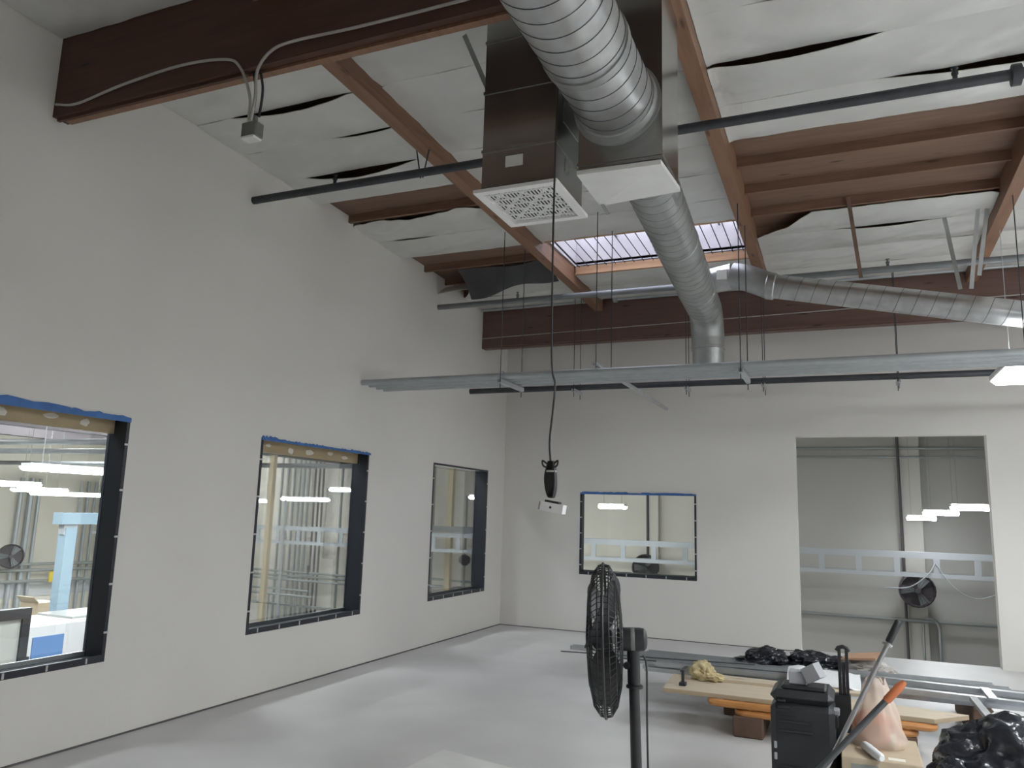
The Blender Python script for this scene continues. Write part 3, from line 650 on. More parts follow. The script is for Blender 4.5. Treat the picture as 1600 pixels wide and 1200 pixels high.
# ------------------------------------------------------------------ ducts
def ringed(c, axis, length, r, pitch, ridge=.006, n=36):
    prof = [(0, r)]; t = pitch
    while t < length - .02:
        prof += [(t - .006, r), (t - .0025, r + ridge), (t + .0025, r + ridge), (t + .006, r)]; t += pitch
    prof.append((length, r)); return MB().lathe(c, axis, prof, n)
def helix(c, axis, length, r, pitch, wire=.0028, n=48):
    d, a, b = basis(axis); c = Vector(c); N = int(length / pitch * n); pts = []
    for i in range(N + 1):
        t = 2 * math.pi * i / n; pts.append(c + d * (length * i / N) + (a * math.cos(t) + b * math.sin(t)) * (r + .0004))
    return MB().tube(pts, wire, 4, caps=False)
# return-air box with white grille
ra = empty('return_air_duct', (3.10, 3.98, 3.37), 'square sheet metal return duct with a white grille on its underside', 'duct')
RX0, RX1, RY0, RY1 = 2.885, 3.325, 3.735, 4.21
MB().box(RX0, RX1, RY0, RY1, 3.41, Zd(4) - .01).build('duct_body', 'galvbox', ra, smooth=0)
for zz in (3.62, 3.98, 4.3):
    MB().box(RX0 - .006, RX1 + .006, RY0 - .006, RY1 + .006, zz, zz + .018).build('joint_flange', 'galvbox', ra, smooth=0)
GX0, GX1, GY0, GY1 = 2.855, 3.355, 3.69, 4.24
gr = MB(); w = .045
for a in ((GX0, GX1, GY0, GY0 + w), (GX0, GX1, GY1 - w, GY1), (GX0, GX0 + w, GY0 + w, GY1 - w), (GX1 - w, GX1, GY0 + w, GY1 - w)): gr.box(*a, 3.365, 3.385)
grille = gr.build('grille', 'white', ra, smooth=0)
vn = MB(); nv = 20
for k in range(nv):
    xx = GX0 + w + (GX1 - GX0 - 2 * w) * (k + .5) / nv; vn.box(xx - .004, xx + .004, GY0 + w, GY1 - w, 3.378, 3.382)
for k in range(6):
    yy = GY0 + w + (GY1 - GY0 - 2 * w) * (k + .5) / 6; vn.box(GX0 + w, GX1 - w, yy - .004, yy + .004, 3.374, 3.379)
tag(vn.build('grille_vanes', 'white', grille, smooth=0), kind='stuff')
dg = MB(); gx0, gx1, gy0, gy1 = GX0 + w, GX1 - w, GY0 + w, GY1 - w
for k in range(3):
    a = gx0 + (gx1 - gx0) * k / 3; b = gx0 + (gx1 - gx0) * (k + 1) / 3
    for j in range(3):
        c = gy0 + (gy1 - gy0) * j / 3; d = gy0 + (gy1 - gy0) * (j + 1) / 3
        dg.bar((a, c, 3.385), (b, d, 3.385), .018, .003); dg.bar((b, c, 3.3855), (a, d, 3.3855), .018, .003)
tag(dg.build('filter_lattice', 'white', grille, smooth=0), kind='stuff')
MB().box(RX0, RX1, RY0, RY1, 3.395, 3.41).build('filter_mat', mat('filter_grey', (0.05, 0.05, 0.05), 0.9), ra, smooth=0)
MB().box(3.03, 3.135, RY0 - .003, RY0, 3.515, 3.58).build('sticker', 'sticker', ra, smooth=0)
MB().box(RX1, RX1 + .003, 3.90, 3.96, 3.52, 3.60).build('sticker', 'sticker', ra, smooth=0)
MB().box(RX1, RX1 + .004, 3.86, 4.12, 3.80, 4.12).build('access_frame', 'galvdull', ra, smooth=0)
MB().bar((2.62, 3.95, 4.56), (2.885, 3.9, 3.98), .03, .003, Vector((0, 1, 0))).build('hanger_strap', 'galvdull', ra, smooth=0)
# supply plenum and its white bottom panel
sp = empty('supply_plenum', (3.69, 4.0, 3.40), 'sheet metal supply plenum box with a white panel underneath', 'duct')
PX0, PX1, PY0, PY1 = 3.46, 3.915, 3.735, 4.15
MB().box(PX0, PX1, PY0, PY1, 3.43, Zd(4.2) - .01).build('plenum_body', 'galvbox', sp, smooth=0)
MB().hexa([(3.455, 3.725, 3.40), (3.915, 3.70, 3.38), (3.93, 4.13, 3.405), (3.455, 4.16, 3.395), (3.455, 3.725, 3.425), (3.915, 3.70, 3.405), (3.93, 4.13, 3.43), (3.455, 4.16, 3.42)]).build('bottom_panel', 'whitedirty', sp, smooth=0)
MB().box(PX0 - .006, PX1 + .006, PY0 - .006, PY1 + .006, 3.45, 3.468).build('joint_flange', 'galvbox', sp, smooth=0)
for xx in (PX0 + .02, PX1 - .02):
    MB().bar((xx, 4.12, 3.385), (xx, 4.24, 3.37), .02, .004).build('hanger_strap', 'galvdull', sp, smooth=0)
# front spiral duct (comes toward the camera overhead)
fd = empty('spiral_duct', (3.67, 0.5, 3.58), 'large bright spiral duct passing overhead into the plenum front', 'duct')
MB().lathe((3.672, 3.735, 3.775), (0, -1, 0), [(8.4 * k / 40, .208) for k in range(41)], 48).build('duct_pipe', 'galv', fd)
helix((3.672, 3.70, 3.775), (0, -1, 0), 5.2, .208, .105).build('spiral_seam', 'seam', fd)
MB().lathe((3.672, 3.737, 3.775), (0, -1, 0), [(0, .238), (.012, .238), (.016, .222), (.06, .216), (.064, .209)], 40).build('collar', 'galvdull', fd)
MB().lathe((3.672, 3.20, 3.775), (0, -1, 0), [(0, .209), (.002, .216), (.05, .216), (.052, .209)], 40).build('joint_band', 'galvdull', fd)
# far main duct with elbow and drop
bd = empty('main_duct', (3.36, 6.6, 3.3), 'grey spiral main duct running to the back and bending down', 'duct')
p0 = Vector((3.563, 4.15, 4.0)); p1 = Vector((3.325, 8.68, 3.95)); ax = (p1 - p0)
MB().lathe(p0, ax, [(ax.length * k / 20, .19) for k in range(21)], 44).build('duct_pipe', 'galvdull', bd)
helix(p0, ax, ax.length - .02, .19, .14, .0018).build('spiral_seam', 'seamfaint', bd)
el = [p1 + ax.normalized() * t for t in (-.01,)]
cpt = []
for k in range(7):
    t = k / 6 * math.radians(86); cpt.append(p1 + ax.normalized() * (.30 * math.sin(t)) - Vector((0, 0, .30 * (1 - math.cos(t)))))
MB().tube(cpt, .187, 28).build('elbow', 'galvdull', bd)
q = cpt[-1]
MB().lathe(q, (0.01, 0, -1), [(-.02, .188), (.10, .188), (.105, .18), (.14, .18), (.145, .178), (q.z - 3.28, .177)], 32).build('drop_pipe', 'galvdull', bd)
for (t, r) in ((.03, .196), (2.3, .196), (3.75, .196)):
    MB().lathe(p0 + ax.normalized() * t, ax, [(0, r - .005), (.004, r), (.05, r), (.054, r - .005)], 36).build('joint_band', 'galvdull', bd)
MB().lathe(q - Vector((0, 0, .10)), (0, 0, -1), [(0, .18), (.004, .194), (.03, .194), (.034, .18)], 32).build('joint_band', 'galv', bd)
# branch duct to the right
br = empty('branch_duct', (4.9, 8.1, 3.5), 'thin spiral branch duct sloping right from the main duct', 'duct')
b0 = Vector((3.40, 8.12, 4.08)); b1 = Vector((3.72, 8.08, 4.12)); b2 = Vector((3.86, 8.07, 4.08)); b3 = Vector((4.08, 8.05, 3.97)); b4 = Vector((8.4, 8.05, 3.05))
MB().tube([b0, b1], .135, 24).build('takeoff_collar', 'galv', br)
MB().tube([b1 - Vector((.01, 0, 0)), b2, b3], [.138, .137, .134], 24).build('elbow', 'galvdull', br)
MB().lathe(b3, b4 - b3, [((b4 - b3).length * k / 20, .122) for k in range(21)], 32).build('duct_pipe', 'galv', br)
helix(b3, b4 - b3, (b4 - b3).length, .122, .15, .0026).build('spiral_seam', 'seam', br)
MB().lathe(b3, b4 - b3, [(-.03, .13), (-.02, .138), (.05, .138), (.06, .13)], 28).build('joint_band', 'galv', br)
MB().obox(b1 + Vector((-.1, -.135, -.02)), (.05, 0, 0), (0, .012, 0), (0, 0, .05)).build('damper_plate', 'whitedirty', br, smooth=0)
# straps that carry the branch duct
for i, (a, b, m) in enumerate((((4.84, 7.48, 4.60), (4.93, 7.90, 3.93), 'brown'), ((5.67, 8.06, 4.58), (5.77, 8.03, 3.78), 'galvdull'), ((5.95, 7.92, 4.58), (5.86, 8.04, 3.78), 'steel'), ((6.03, 7.95, 4.58), (5.93, 8.04, 3.9), 'steel'))):
    MB().bar(a, b, .035, .012, Vector((0, 1, 0))).build('hanger_strap', m, br, smooth=0)

# ------------------------------------------------------------------ pipes
def pipe(name, p0, p1, r, m, label, heads=(), hangers=(), cat='pipe', flange=None):
    o = empty(name, ((p0[0] + p1[0]) / 2, p0[1], p0[2] - r), label, cat)
    MB().cyl(p0, p1, r, 14).build('pipe_run', m, o)
    for xx in heads:
        t = (xx - p0[0]) / (p1[0] - p0[0]); z = p0[2] + (p1[2] - p0[2]) * t
        MB().lathe((xx, p0[1], z + r * .8), (0, 0, 1), [(0, .014), (.035, .014), (.036, .02), (.05, .02), (.051, .009), (.075, .009), (.076, .022), (.08, .022)], 10).build('sprinkler_head', m, o)
    for xx in hangers:
        for dx in (-.03, .03):
            MB().cyl((xx + dx * .3, p0[1], p0[2] - r - .01), (xx + dx * 2.0, p0[1], Zi(p0[1]) - .14), .006, 5).build('hanger_rod', 'pipeblk', o)
    if flange: MB().lathe((flange, p0[1], p0[2]), (1, 0, 0), [(0, r), (.001, r * 1.9), (.05, r * 1.9), (.051, r)], 16).build('coupling', m, o)
    return o
pipe('sprinkler_pipe', (0.0, 5.06, 4.262), (XR, 5.06, 4.272), .034, 'pipeblk', 'black sprinkler pipe crossing the room behind the return duct', (0.86, 5.43, 7.9), (1.70,), flange=5.72)
pipe('sprinkler_pipe', (0.0, 8.49, 4.18), (XR, 8.49, 4.165), .034, 'pipegrey', 'grey sprinkler pipe crossing just in front of the far beam', (5.2, 1.1), ())
pipe('conduit_pipe', (0.0, 9.78, 4.47), (1.72, 9.78, 4.475), .025, 'emt', 'short pale conduit along the top of the far beam, left of the purlin')
pipe('conduit_pipe', (1.95, 9.78, 4.475), (XR, 9.78, 4.49), .025, 'emt', 'long pale conduit along the top of the far beam', flange=1.95)
pipe('water_pipe', (0.0, 9.5, 3.245), (XR, 9.5, 3.225), .036, 'pipeblk', 'dark pipe hung in front of the back wall below the conduit rack')
tag(MB().cyl((0.0, 9.812, 4.06), (9.0, 9.79, 4.18), .006, 6).build('thin_wire', 'cable'), 'thin pale wire stretched along the face of the far beam', 'wire')
# conduit rack: four long conduits on trapeze hangers
for k, yy in enumerate((6.90, 7.045, 7.19, 7.335)):
    c = tag(MB().cyl((0.0, yy, 2.936), (XR, yy, 2.941), .031, 14).build('rack_conduit', 'emt'), ['nearest', 'second nearest', 'second farthest', 'farthest'][k] + ' of four grey conduits hung side by side across the room', 'conduit', 'conduits on the trapeze rack')
def trapeze(xx, y0, y1, z, label, top=None, rods=None):
    o = empty('trapeze_hanger', (xx, (y0 + y1) / 2, z), label, 'hanger', 'trapeze hangers')
    mb = MB(); mb.box(xx - .02, xx + .02, y0, y1, z - .003, z); mb.box(xx - .02, xx - .017, y0, y1, z, z + .035); mb.box(xx + .017, xx + .02, y0, y1, z, z + .035)
    mb.build('channel', 'steel', o, smooth=0)
    for yy in (y0 + .03, y1 - .03):
        MB().cyl((xx, yy, z - .07), (xx, yy, Zi(yy) - (top or 0)), .0045, 6).build('threaded_rod', 'pipeblk', o)
        MB().lathe((xx, yy, z - .012), (0, 0, 1), [(0, .014), (.009, .014)], 6).build('nut', 'steel', o)
    if rods:
        for yy in rods:
            mb = MB(); mb.tube([(xx, yy + .046 * math.cos(t), z + .04 + .036 + .046 * math.sin(t)) for t in [math.pi * q / 8 for q in range(9)]], .006, 6); mb.build('pipe_clamp', 'galvdull', o)
    return o
trapeze(1.64, 6.82, 7.42, 2.865, 'trapeze hanger at the left end of the conduit rack', .15, (6.90, 7.045, 7.19, 7.335))
trapeze(3.92, 6.82, 7.42, 2.865, 'trapeze hanger of the conduit rack, right of the duct drop', .15, (6.90,))
trapeze(6.12, 6.82, 7.42, 2.865, 'trapeze hanger of the conduit rack by the lit panel light', .15, (6.90,))
trapeze(1.56, 9.30, 9.62, 3.165, 'small hanger under the dark pipe left of the loose steel channel')
trapeze(3.88, 9.30, 9.62, 3.150, 'small hanger under the dark pipe right of the duct drop')
trapeze(2.98, 9.36, 9.60, 3.155, 'small hanger under the dark pipe below the duct drop')
trapeze(5.30, 9.36, 9.60, 3.150, 'small hanger under the dark pipe near the tall opening')
dc = empty('steel_channel', (2.59, 8.4, 3.0), 'loose steel channel hung crosswise over the conduit rack', 'channel')
mb = MB(); mb.box(2.57, 2.61, 6.88, 10.10, 3.0, 3.003); mb.box(2.57, 2.573, 6.88, 10.10, 3.003, 3.03); mb.box(2.607, 2.61, 6.88, 10.10, 3.003, 3.03); mb.build('channel', 'steel', dc, smooth=0)
for yy in (6.93, 7.45): MB().cyl((2.59, yy, 2.98), (2.59, yy, Zi(yy)), .0045, 6).build('threaded_rod', 'pipeblk', dc)

# cables on the near beam and the hanging junction box
tag(MB().tube(curve_pts([(0.03, 3.155, 4.168), (.24, 3.155, 4.135), (.63, 3.155, 4.185), (1.11, 3.155, 4.213), (1.46, 3.155, 4.178), (1.59, 3.15, 4.10), (1.685, 3.15, 3.90), (1.685, 3.16, 3.75)], 6), .0085, 8).build('white_cable', 'cable'), 'white cable draped from the left wall along the near beam to the hanging box', 'cable')
tag(MB().tube(curve_pts([(1.70, 3.16, 3.75), (1.725, 3.15, 3.89), (1.725, 3.15, 4.05), (1.81, 3.155, 4.155), (1.97, 3.155, 4.18), (2.40, 3.155, 4.165), (3.02, 3.155, 4.162), (3.6, 3.155, 4.17)], 6), .0085, 8).build('white_cable', 'cable'), 'white cable rising from the hanging box and running right along the near beam', 'cable')
jb = empty('junction_box', (1.68, 3.2, 3.655), 'small grey metal junction box dangling under the near beam', 'junction box')
MB().bbox(1.625, 1.735, 3.165, 3.235, 3.665, 3.755, .008).build('box_body', 'jbox', jb, smooth=0)
MB().bbox(1.632, 1.728, 3.158, 3.23, 3.652, 3.667, .004).build('cover', 'whitedirty', jb, smooth=0)
MB().cyl((1.69, 3.2, 3.755), (1.69, 3.2, 3.80), .018, 10).build('cable_gland', 'jbox', jb)
for dx in (-.02, .03): MB().tube(curve_pts([(1.69 + dx, 3.2, 3.79), (1.70 + dx, 3.2, 3.95), (1.66 + dx, 3.21, 4.09)], 5), .008, 6).build('lead', 'cableblk', jb)

# hanging power cord with coiled bundle and outlet strip
hc_ = empty('hanging_cord', (3.39, 3.6, 1.62), 'black power cord hanging from the roof with a coiled bundle and white outlet box', 'power cord')
MB().tube(curve_pts([(3.385, 3.60, 4.6), (3.383, 3.6, 3.95), (3.375, 3.6, 3.16), (3.381, 3.6, 2.4), (3.401, 3.6, 2.245), (3.394, 3.6, 2.116), (3.38, 3.6, 1.957), (3.389, 3.6, 1.84)], 8), .0055, 8).build('cord', 'cableblk', hc_)
for k in range(12):
    dx = .0055 * (k % 4 - 1.5); dy = .012 * (k // 4 - 1); s = 1 + .12 * math.sin(k * 2.3)
    MB().tube(curve_pts([(3.39 + dx, 3.6 + dy, 1.86), (3.381 + dx * 2, 3.6 + dy, 1.79), (3.387 + dx * 2.0, 3.6 + dy, 1.725), (3.395 + dx, 3.6 + dy, 1.685 * 1), (3.401 + dx * 1.5, 3.6 + dy, 1.73), (3.395 + dx * 2, 3.6 + dy, 1.80), (3.392 + dx, 3.6 + dy, 1.86)], 4), .0058, 6).build('coil_loop', 'cableblk', hc_)
for sx in (-1, 1):
    MB().tube(curve_pts([(3.39, 3.59, 1.835), (3.39 + .022 * sx, 3.59, 1.85), (3.39 + .04 * sx, 3.585, 1.862), (3.39 + .036 * sx, 3.585, 1.838), (3.39 + .012 * sx, 3.59, 1.825)], 5), .005, 6).build('coil_loop', 'cableblk', hc_)
MB().lathe((3.392, 3.6, 1.805), (0, 0, 1), [(0, .024), (.002, .027), (.008, .027), (.01, .024)], 14).build('cable_tie', 'cable', hc_)
obx = MB(); c = Vector((3.40, 3.6, 1.635)); a = Vector((.99, .1, -.16)).normalized(); b = Vector((0, 1, 0)); u = a.cross(b).normalized()
MB().obox(c, a * .062, b * .026, u * .022).build('outlet_box', 'white', hc_, smooth=0)
MB().obox(c + u * .026, a * .035, b * .02, u * .006).build('plug', 'cableblk', hc_, smooth=0)
MB().cyl(c - b * .0275, c - b * .025, .006, 10).build('socket_hole', 'black', hc_)
MB().obox(c - a * .056 - b * .0265, a * .004, b * .001, u * .02).build('end_strip', 'screen', hc_, smooth=0)

# ------------------------------------------------------------------ pedestal fan
FC = Vector((3.788, 3.2, 1.105))
view = Vector((3.79 - 4.72, 3.2, 0)).normalized()
fn_ = (Vector((-view.y, view.x, 0)) * math.cos(math.radians(1.5)) + view * math.sin(math.radians(1.5)) + Vector((0, 0, -.035))).normalized()   # facing left
pf = empty('pedestal_fan', (3.885, 3.215, 0), 'black pedestal fan with a round wire cage seen edge-on', 'fan')
FR = .298
d_, fa, fb = basis(fn_)
def ring(c, r, wr=.0022): return [c + (fa * math.cos(2 * math.pi * k / 40) + fb * math.sin(2 * math.pi * k / 40)) * r for k in range(40)]
def guard(depths, name):
    mb = MB()
    for (t, r) in depths: mb.tube(ring(FC + fn_ * t, r), .0028, 5, closed=True)
    for k in range(72):
        u = fa * math.cos(2 * math.pi * k / 72) + fb * math.sin(2 * math.pi * k / 72)
        mb.tube([FC + fn_ * t + u * r for (t, r) in depths], .0016, 4, caps=False)
    return mb.build(name, 'fanwire', pf)
guard([(.0, FR), (.02, FR * .985), (.045, FR * .87), (.062, FR * .62), (.068, FR * .35), (.07, FR * .15)], 'front_guard')
guard([(-.002, FR), (-.024, FR * .985), (-.048, FR * .86), (-.064, FR * .6), (-.07, FR * .33), (-.072, FR * .2)], 'rear_guard')
MB().tube(ring(FC, FR + .003), .006, 8, closed=True).build('guard_rim', 'fanblack', pf)
MB().lathe(FC + fn_ * .066, fn_, [(0, .055), (.006, .055), (.01, .045), (.012, .01)], 20).build('badge', 'fanblack', pf)
for k in range(3):
    t = math.radians(20 + 120 * k); u = fa * math.cos(t) + fb * math.sin(t); w_ = -fa * math.sin(t) + fb * math.cos(t)
    def bl(s, v, u=u, w_=w_):
        rr = .04 + (FR * .86 - .04) * s; wd = .05 + .11 * math.sin(min(1, s * 1.15) * math.pi * .62); an = math.radians(38 - 20 * s)
        off = (v - .5) * wd * 2
        return FC + u * rr + (w_ * math.cos(an) + fn_ * math.sin(an)) * off
    MB().grid(bl, 8, 5, thick=fn_ * .003).build('blade', 'fanblack', pf, smooth=60)
MB().lathe(FC - fn_ * .03, fn_, [(0, .03), (.002, .04), (.07, .04), (.085, .02)], 16).build('hub', 'fanblack', pf)
MB().lathe(FC - fn_ * .05, -fn_, [(0, .04), (.005, .047), (.09, .047), (.108, .044), (.118, .034), (.122, .015)], 24).build('motor_housing', 'fanblack', pf)
MB().lathe(FC - fn_ * .105, -fn_, [(0, .0472), (.014, .0482), (.016, .0472)], 24).build('label_band', 'jbox', pf)
pc = FC - fn_ * .115; px, py = pc.x, pc.y
MB().cyl((px, py, pc.z - .04), (px + .004, py, pc.z - .17), .026, 14).build('tilt_bracket', 'fanblack', pf)
MB().cyl((px - .02, py - .03, pc.z - .10), (px - .02, py + .03, pc.z - .10), .014, 10).build('tilt_knob', 'fanblack', pf)
MB().tube([(px + .004, py, pc.z - .16), (px + .03, py + .01, .05)], [.021, .024], 16).build('pole', 'fanblack', pf)
MB().lathe((px + .006, py, pc.z - .175), (0, 0, -1), [(0, .028), (.003, .034), (.012, .034), (.014, .028)], 16).build('pole_collar', 'fanblack', pf)
MB().lathe((px + .03, py + .01, 0), (0, 0, 1), [(0, .22), (.02, .22), (.03, .2), (.045, .05), (.09, .032)], 32).build('base', 'fanblack', pf)
MB().tube(curve_pts([(px + .045, py - .02, pc.z - .055), (px + .06, py - .02, pc.z - .1), (px + .062, py - .02, pc.z - .3), (px + .066, py - .015, .5), (px + .06, py - .01, .1), (px + .15, py + .1, .012), (px + .5, py + .2, .008)], 6), .0042, 6).build('power_lead', 'cableblk', pf)

# ------------------------------------------------------------------ material pile by the back wall
tf = empty('tube_frame', (4.45, 6.6, .10), 'orange painted steel tube frame under the plywood board', 'frame')
def loop(x0, x1, y0, y1, z, r=.06):
    pts = []
    for (cx, cy, a0) in ((x1 - r, y1 - r, 0), (x0 + r, y1 - r, 90), (x0 + r, y0 + r, 180), (x1 - r, y0 + r, 270)):
        for k in range(5): t = math.radians(a0 + 22.5 * k); pts.append((cx + r * math.cos(t), cy + r * math.sin(t), z))
    return pts
MB().tube(loop(3.70, 5.22, 6.37, 6.85, .226), .028, 10, closed=True).build('upper_tube', 'orange', tf)
MB().tube(loop(3.90, 5.10, 6.38, 6.84, .168), .026, 10, closed=True).build('lower_tube', 'orange', tf)
for xx in (4.0, 5.05):
    for yy in (6.38, 6.84): MB().cyl((xx, yy, .15), (xx, yy, .23), .014, 8).build('spacer', 'orange', tf)
for i, xx in enumerate((3.98, 5.0)):
    tag(MB().bbox(xx - .11, xx + .11, 6.35, 6.9, 0, .15, .01).build('wood_block', 'brown'), ['brown timber block on the floor under the left end of the orange frame', 'brown timber block on the floor under the right end of the orange frame'][i], 'block', 'support blocks')
for i, xx in enumerate((3.78, 5.6)):
    tag(MB().bbox(xx - .07, xx + .07, 7.0, 8.2, 0, .262, .01).build('wood_block', 'brown'), ['long timber bearer under the left part of the metal stud pile', 'long timber bearer under the right part of the metal stud pile'][i], 'block', 'support blocks')
bp_ = empty('plywood_board', (4.4, 6.66, .254), 'long pale plywood board lying on the orange tube frame', 'board')
MB().hexa([(3.34, 6.38, .256), (5.22, 6.36, .256), (5.46, 6.62, .256), (3.30, 6.98, .256), (3.34, 6.38, .284), (5.22, 6.36, .284), (5.46, 6.62, .284), (3.30, 6.98, .284)]).build('core', 'plyedge', bp_, smooth=0)
MB().hexa([(3.34, 6.38, .284), (5.22, 6.36, .284), (5.46, 6.62, .284), (3.30, 6.98, .284), (3.34, 6.38, .288), (5.22, 6.36, .288), (5.46, 6.62, .288), (3.30, 6.98, .288)]).build('face_veneer', 'plywood', bp_, smooth=0)
tag(MB().box(3.55, 4.9, 6.84, 7.02, .288, .31).build('plywood_strip', 'plywood', smooth=0), 'narrow plywood strip lying on the plywood board against the studs', 'board')
tag(MB().bar((4.80, 6.42, .30), (4.98, 6.95, .31), .06, .02).build('wood_offcut', 'plywood', smooth=0), 'short wooden offcut lying across the board beside the poles', 'offcut')
def stud(x0, x1, y, z, w, h, label, tilt=0.0):
    mb = MB(); t = .003; ya, yb = y, y + w; dy = tilt
    for (a, b, c, d) in ((ya, yb, z, z + t), (ya, ya + t, z + t, z + h), (yb - t, yb, z + t, z + h)):
        mb.hexa([(x0, a, c), (x1, a + dy, c), (x1, b + dy, c), (x0, b, c), (x0, a, d), (x1, a + dy, d), (x1, b + dy, d), (x0, b, d)])
    return tag(mb.build('metal_stud', 'steel', smooth=0), label, 'metal stud', 'galvanised studs in the pile')
sl = [(3.02, 6.4, 7.08, .265, .09, .035, 'nearest metal stud of the pile, beside the plywood board'),
      (2.98, 6.3, 7.18, .265, .09, .035, 'metal stud second from the plywood board in the pile'),
      (3.05, 6.2, 7.28, .265, .09, .04, 'metal stud third from the plywood board in the pile'),
      (2.90, 6.5, 7.40, .265, .09, .04, 'metal stud fourth from the plywood board in the pile'),
      (2.60, 6.1, 7.52, .265, .09, .04, 'metal stud fifth from the plywood board in the pile'),
      (2.45, 6.0, 7.64, .265, .09, .04, 'metal stud sixth from the plywood board in the pile'),
      (2.10, 5.9, 7.76, .265, .09, .04, 'longest metal stud, sticking out farthest to the left behind the fan'),
      (2.85, 5.8, 7.88, .265, .09, .04, 'metal stud farthest from the plywood board in the pile'),
      (3.10, 4.6, 7.12, .306, .09, .035, 'short metal stud on top of the pile behind the tan cloth'),
      (4.6, 5.62, 7.55, .310, .12, .04, 'bright short metal stud on top of the pile near the tall opening')]
for i, a in enumerate(sl): stud(*a, tilt=.008 * math.sin(i * 2.1))
lf = empty('track_frame', (5.8, 7.0, .31), 'silver steel track frame like a ladder lying on the pile at the right', 'frame')
for (ya, yb) in ((6.86, 6.93), (7.22, 7.29)):
    mb = MB(); mb.hexa([(4.84, ya + .12, .33), (7.2, ya - .10, .33), (7.2, yb - .10, .33), (4.84, yb + .12, .33), (4.84, ya + .12, .365), (7.2, ya - .10, .365), (7.2, yb - .10, .365), (4.84, yb + .12, .365)]); mb.build('rail', 'steel', lf, smooth=0)
for xx in (5.65, 6.5): MB().bar((xx, 6.85, .372), (xx, 7.28, .372), .06, .012).build('cross_piece', 'steel', lf, smooth=0)
tag(MB().bar((5.52, 6.85, .36), (5.62, 6.15, .25), .05, .03).build('steel_channel', 'galvdull', smooth=0), 'dark short steel channel leaning off the track frame toward the black bag', 'channel')
tag(MB().cyl((2.14, 7.36, .31), (3.9, 7.66, .312), .006, 6).build('steel_rod', 'darkpole'), 'longer thin steel rod poking left out of the pile', 'rod', 'thin rods in the pile')
tag(MB().cyl((2.75, 7.30, .315), (4.2, 7.42, .315), .006, 6).build('steel_rod', 'darkpole'), 'shorter thin steel rod poking left out of the pile', 'rod', 'thin rods in the pile')
def bag(name, parts, m, label, cat, amp=.25, freq=3.2, flat=None, sub=4):
    mb = MB()
    for i, (c, r, sd) in enumerate(parts): mb.blob(c, r, sd, amp, freq, sub, flat)
    return tag(mb.build(name, m, smooth=70), label, cat)
bag('plastic_film', [((3.98, 7.95, .33), (.18, .16, .09), 1), ((4.08, 7.98, .30), (.12, .14, .07), 4), ((3.83, 7.92, .30), (.12, .12, .035), 9)], 'bagblk', 'crumpled black plastic film on the studs below the back wall window', 'plastic film', .45, 3.5, .302)
bag('plastic_film', [((4.36, 7.95, .34), (.17, .14, .08), 2), ((4.62, 7.98, .33), (.18, .12, .06), 6)], 'bagblk', 'crumpled black plastic film on the studs left of the telescopic handle', 'plastic film', .45, 3.5, .302)
bag('plastic_sack', [((4.80, 7.9, .35), (.17, .15, .065), 3), ((4.95, 7.8, .33), (.1, .1, .05), 8)], 'bagclear', 'hazy clear plastic wrap under the brown cardboard piece', 'plastic film', .4, 3.4, .302)
tag(MB().hexa([(4.62, 7.75, .41), (4.90, 7.72, .435), (4.96, 7.98, .455), (4.68, 8.0, .42), (4.62, 7.75, .425), (4.90, 7.72, .455), (4.96, 7.98, .475), (4.68, 8.0, .435)]).build('cardboard_piece', 'cardred', smooth=0), 'folded brown cardboard piece lying on the plastic wrap', 'cardboard')
def sheet(u, v):
    return (4.22 + .55 * u, 6.95 + .34 * v, .325 + .07 * math.sin(v * 2.4) + .018 * noise.noise(Vector((u * 4, v * 5, 2))) + .03 * max(0, 1 - abs(u - .15) * 6) - .05 * max(0, u - .8) * 4 * (1 - v))
tag(MB().grid(sheet, 16, 12, thick=(0, 0, .004)).build('plastic_sheet', 'bagwhite', smooth=60), 'white plastic sheet spread on the studs behind the black case', 'plastic sheet')
bag('cloth_bundle', [((3.56, 6.86, .345), (.085, .09, .075), 5), ((3.66, 6.84, .315), (.07, .06, .035), 7)], 'cloth', 'crumpled tan cloth bundle lying on the plywood board', 'cloth', .5, 4.0, .291)
cl = empty('bar_clamp', (3.47, 6.55, .29), 'small black clamp gripping the left end of the plywood board', 'clamp')
MB().box(3.455, 3.475, 6.52, 6.55, .29, .40).build('bar', 'pipeblk', cl, smooth=0); MB().box(3.44, 3.49, 6.50, 6.56, .29, .315).build('jaw', 'pipeblk', cl, smooth=0); MB().box(3.45, 3.48, 6.5, 6.7, .395, .41).build('arm', 'pipeblk', cl, smooth=0)

# wheeled black case with extended handle
cs = empty('wheeled_case', (4.46, 5.02, 0), 'black ribbed wheeled equipment case with extended pull handle', 'case')
MB().bbox(4.275, 4.615, 4.88, 5.25, .05, .585, .03).build('shell', 'case', cs, smooth=30)
MB().bbox(4.275, 4.615, 4.885, 5.245, .585, .655, .032).build('lid', 'case', cs, smooth=30)
MB().bbox(4.335, 4.575, 4.92, 5.10, .652, .678, .01).build('top_tray', 'black', cs, smooth=30)
for k, (zz, xe) in enumerate(((.60, 4.36), (.565, 4.385), (.53, 4.42), (.49, 4.50), (.44, 4.50), (.25, 4.5), (.2, 4.5))):
    MB().bbox(4.315, xe, 4.868, 4.885, zz - .006, zz + .006, .003).build('rib', 'case', cs, smooth=0)
for zz in (.36, .30): MB().bbox(4.292, 4.308, 4.872, 4.885, zz - .018, zz + .018, .003).build('rivet_plate', 'greybox', cs, smooth=0)
for zz in (.50, .22): MB().bbox(4.60, 4.632, 4.95, 5.05, zz - .035, zz + .035, .006).build('latch', 'black', cs, smooth=0)
MB().bbox(4.60, 4.64, 4.98, 5.06, .53, .56, .005).build('latch', 'greybox', cs, smooth=0)
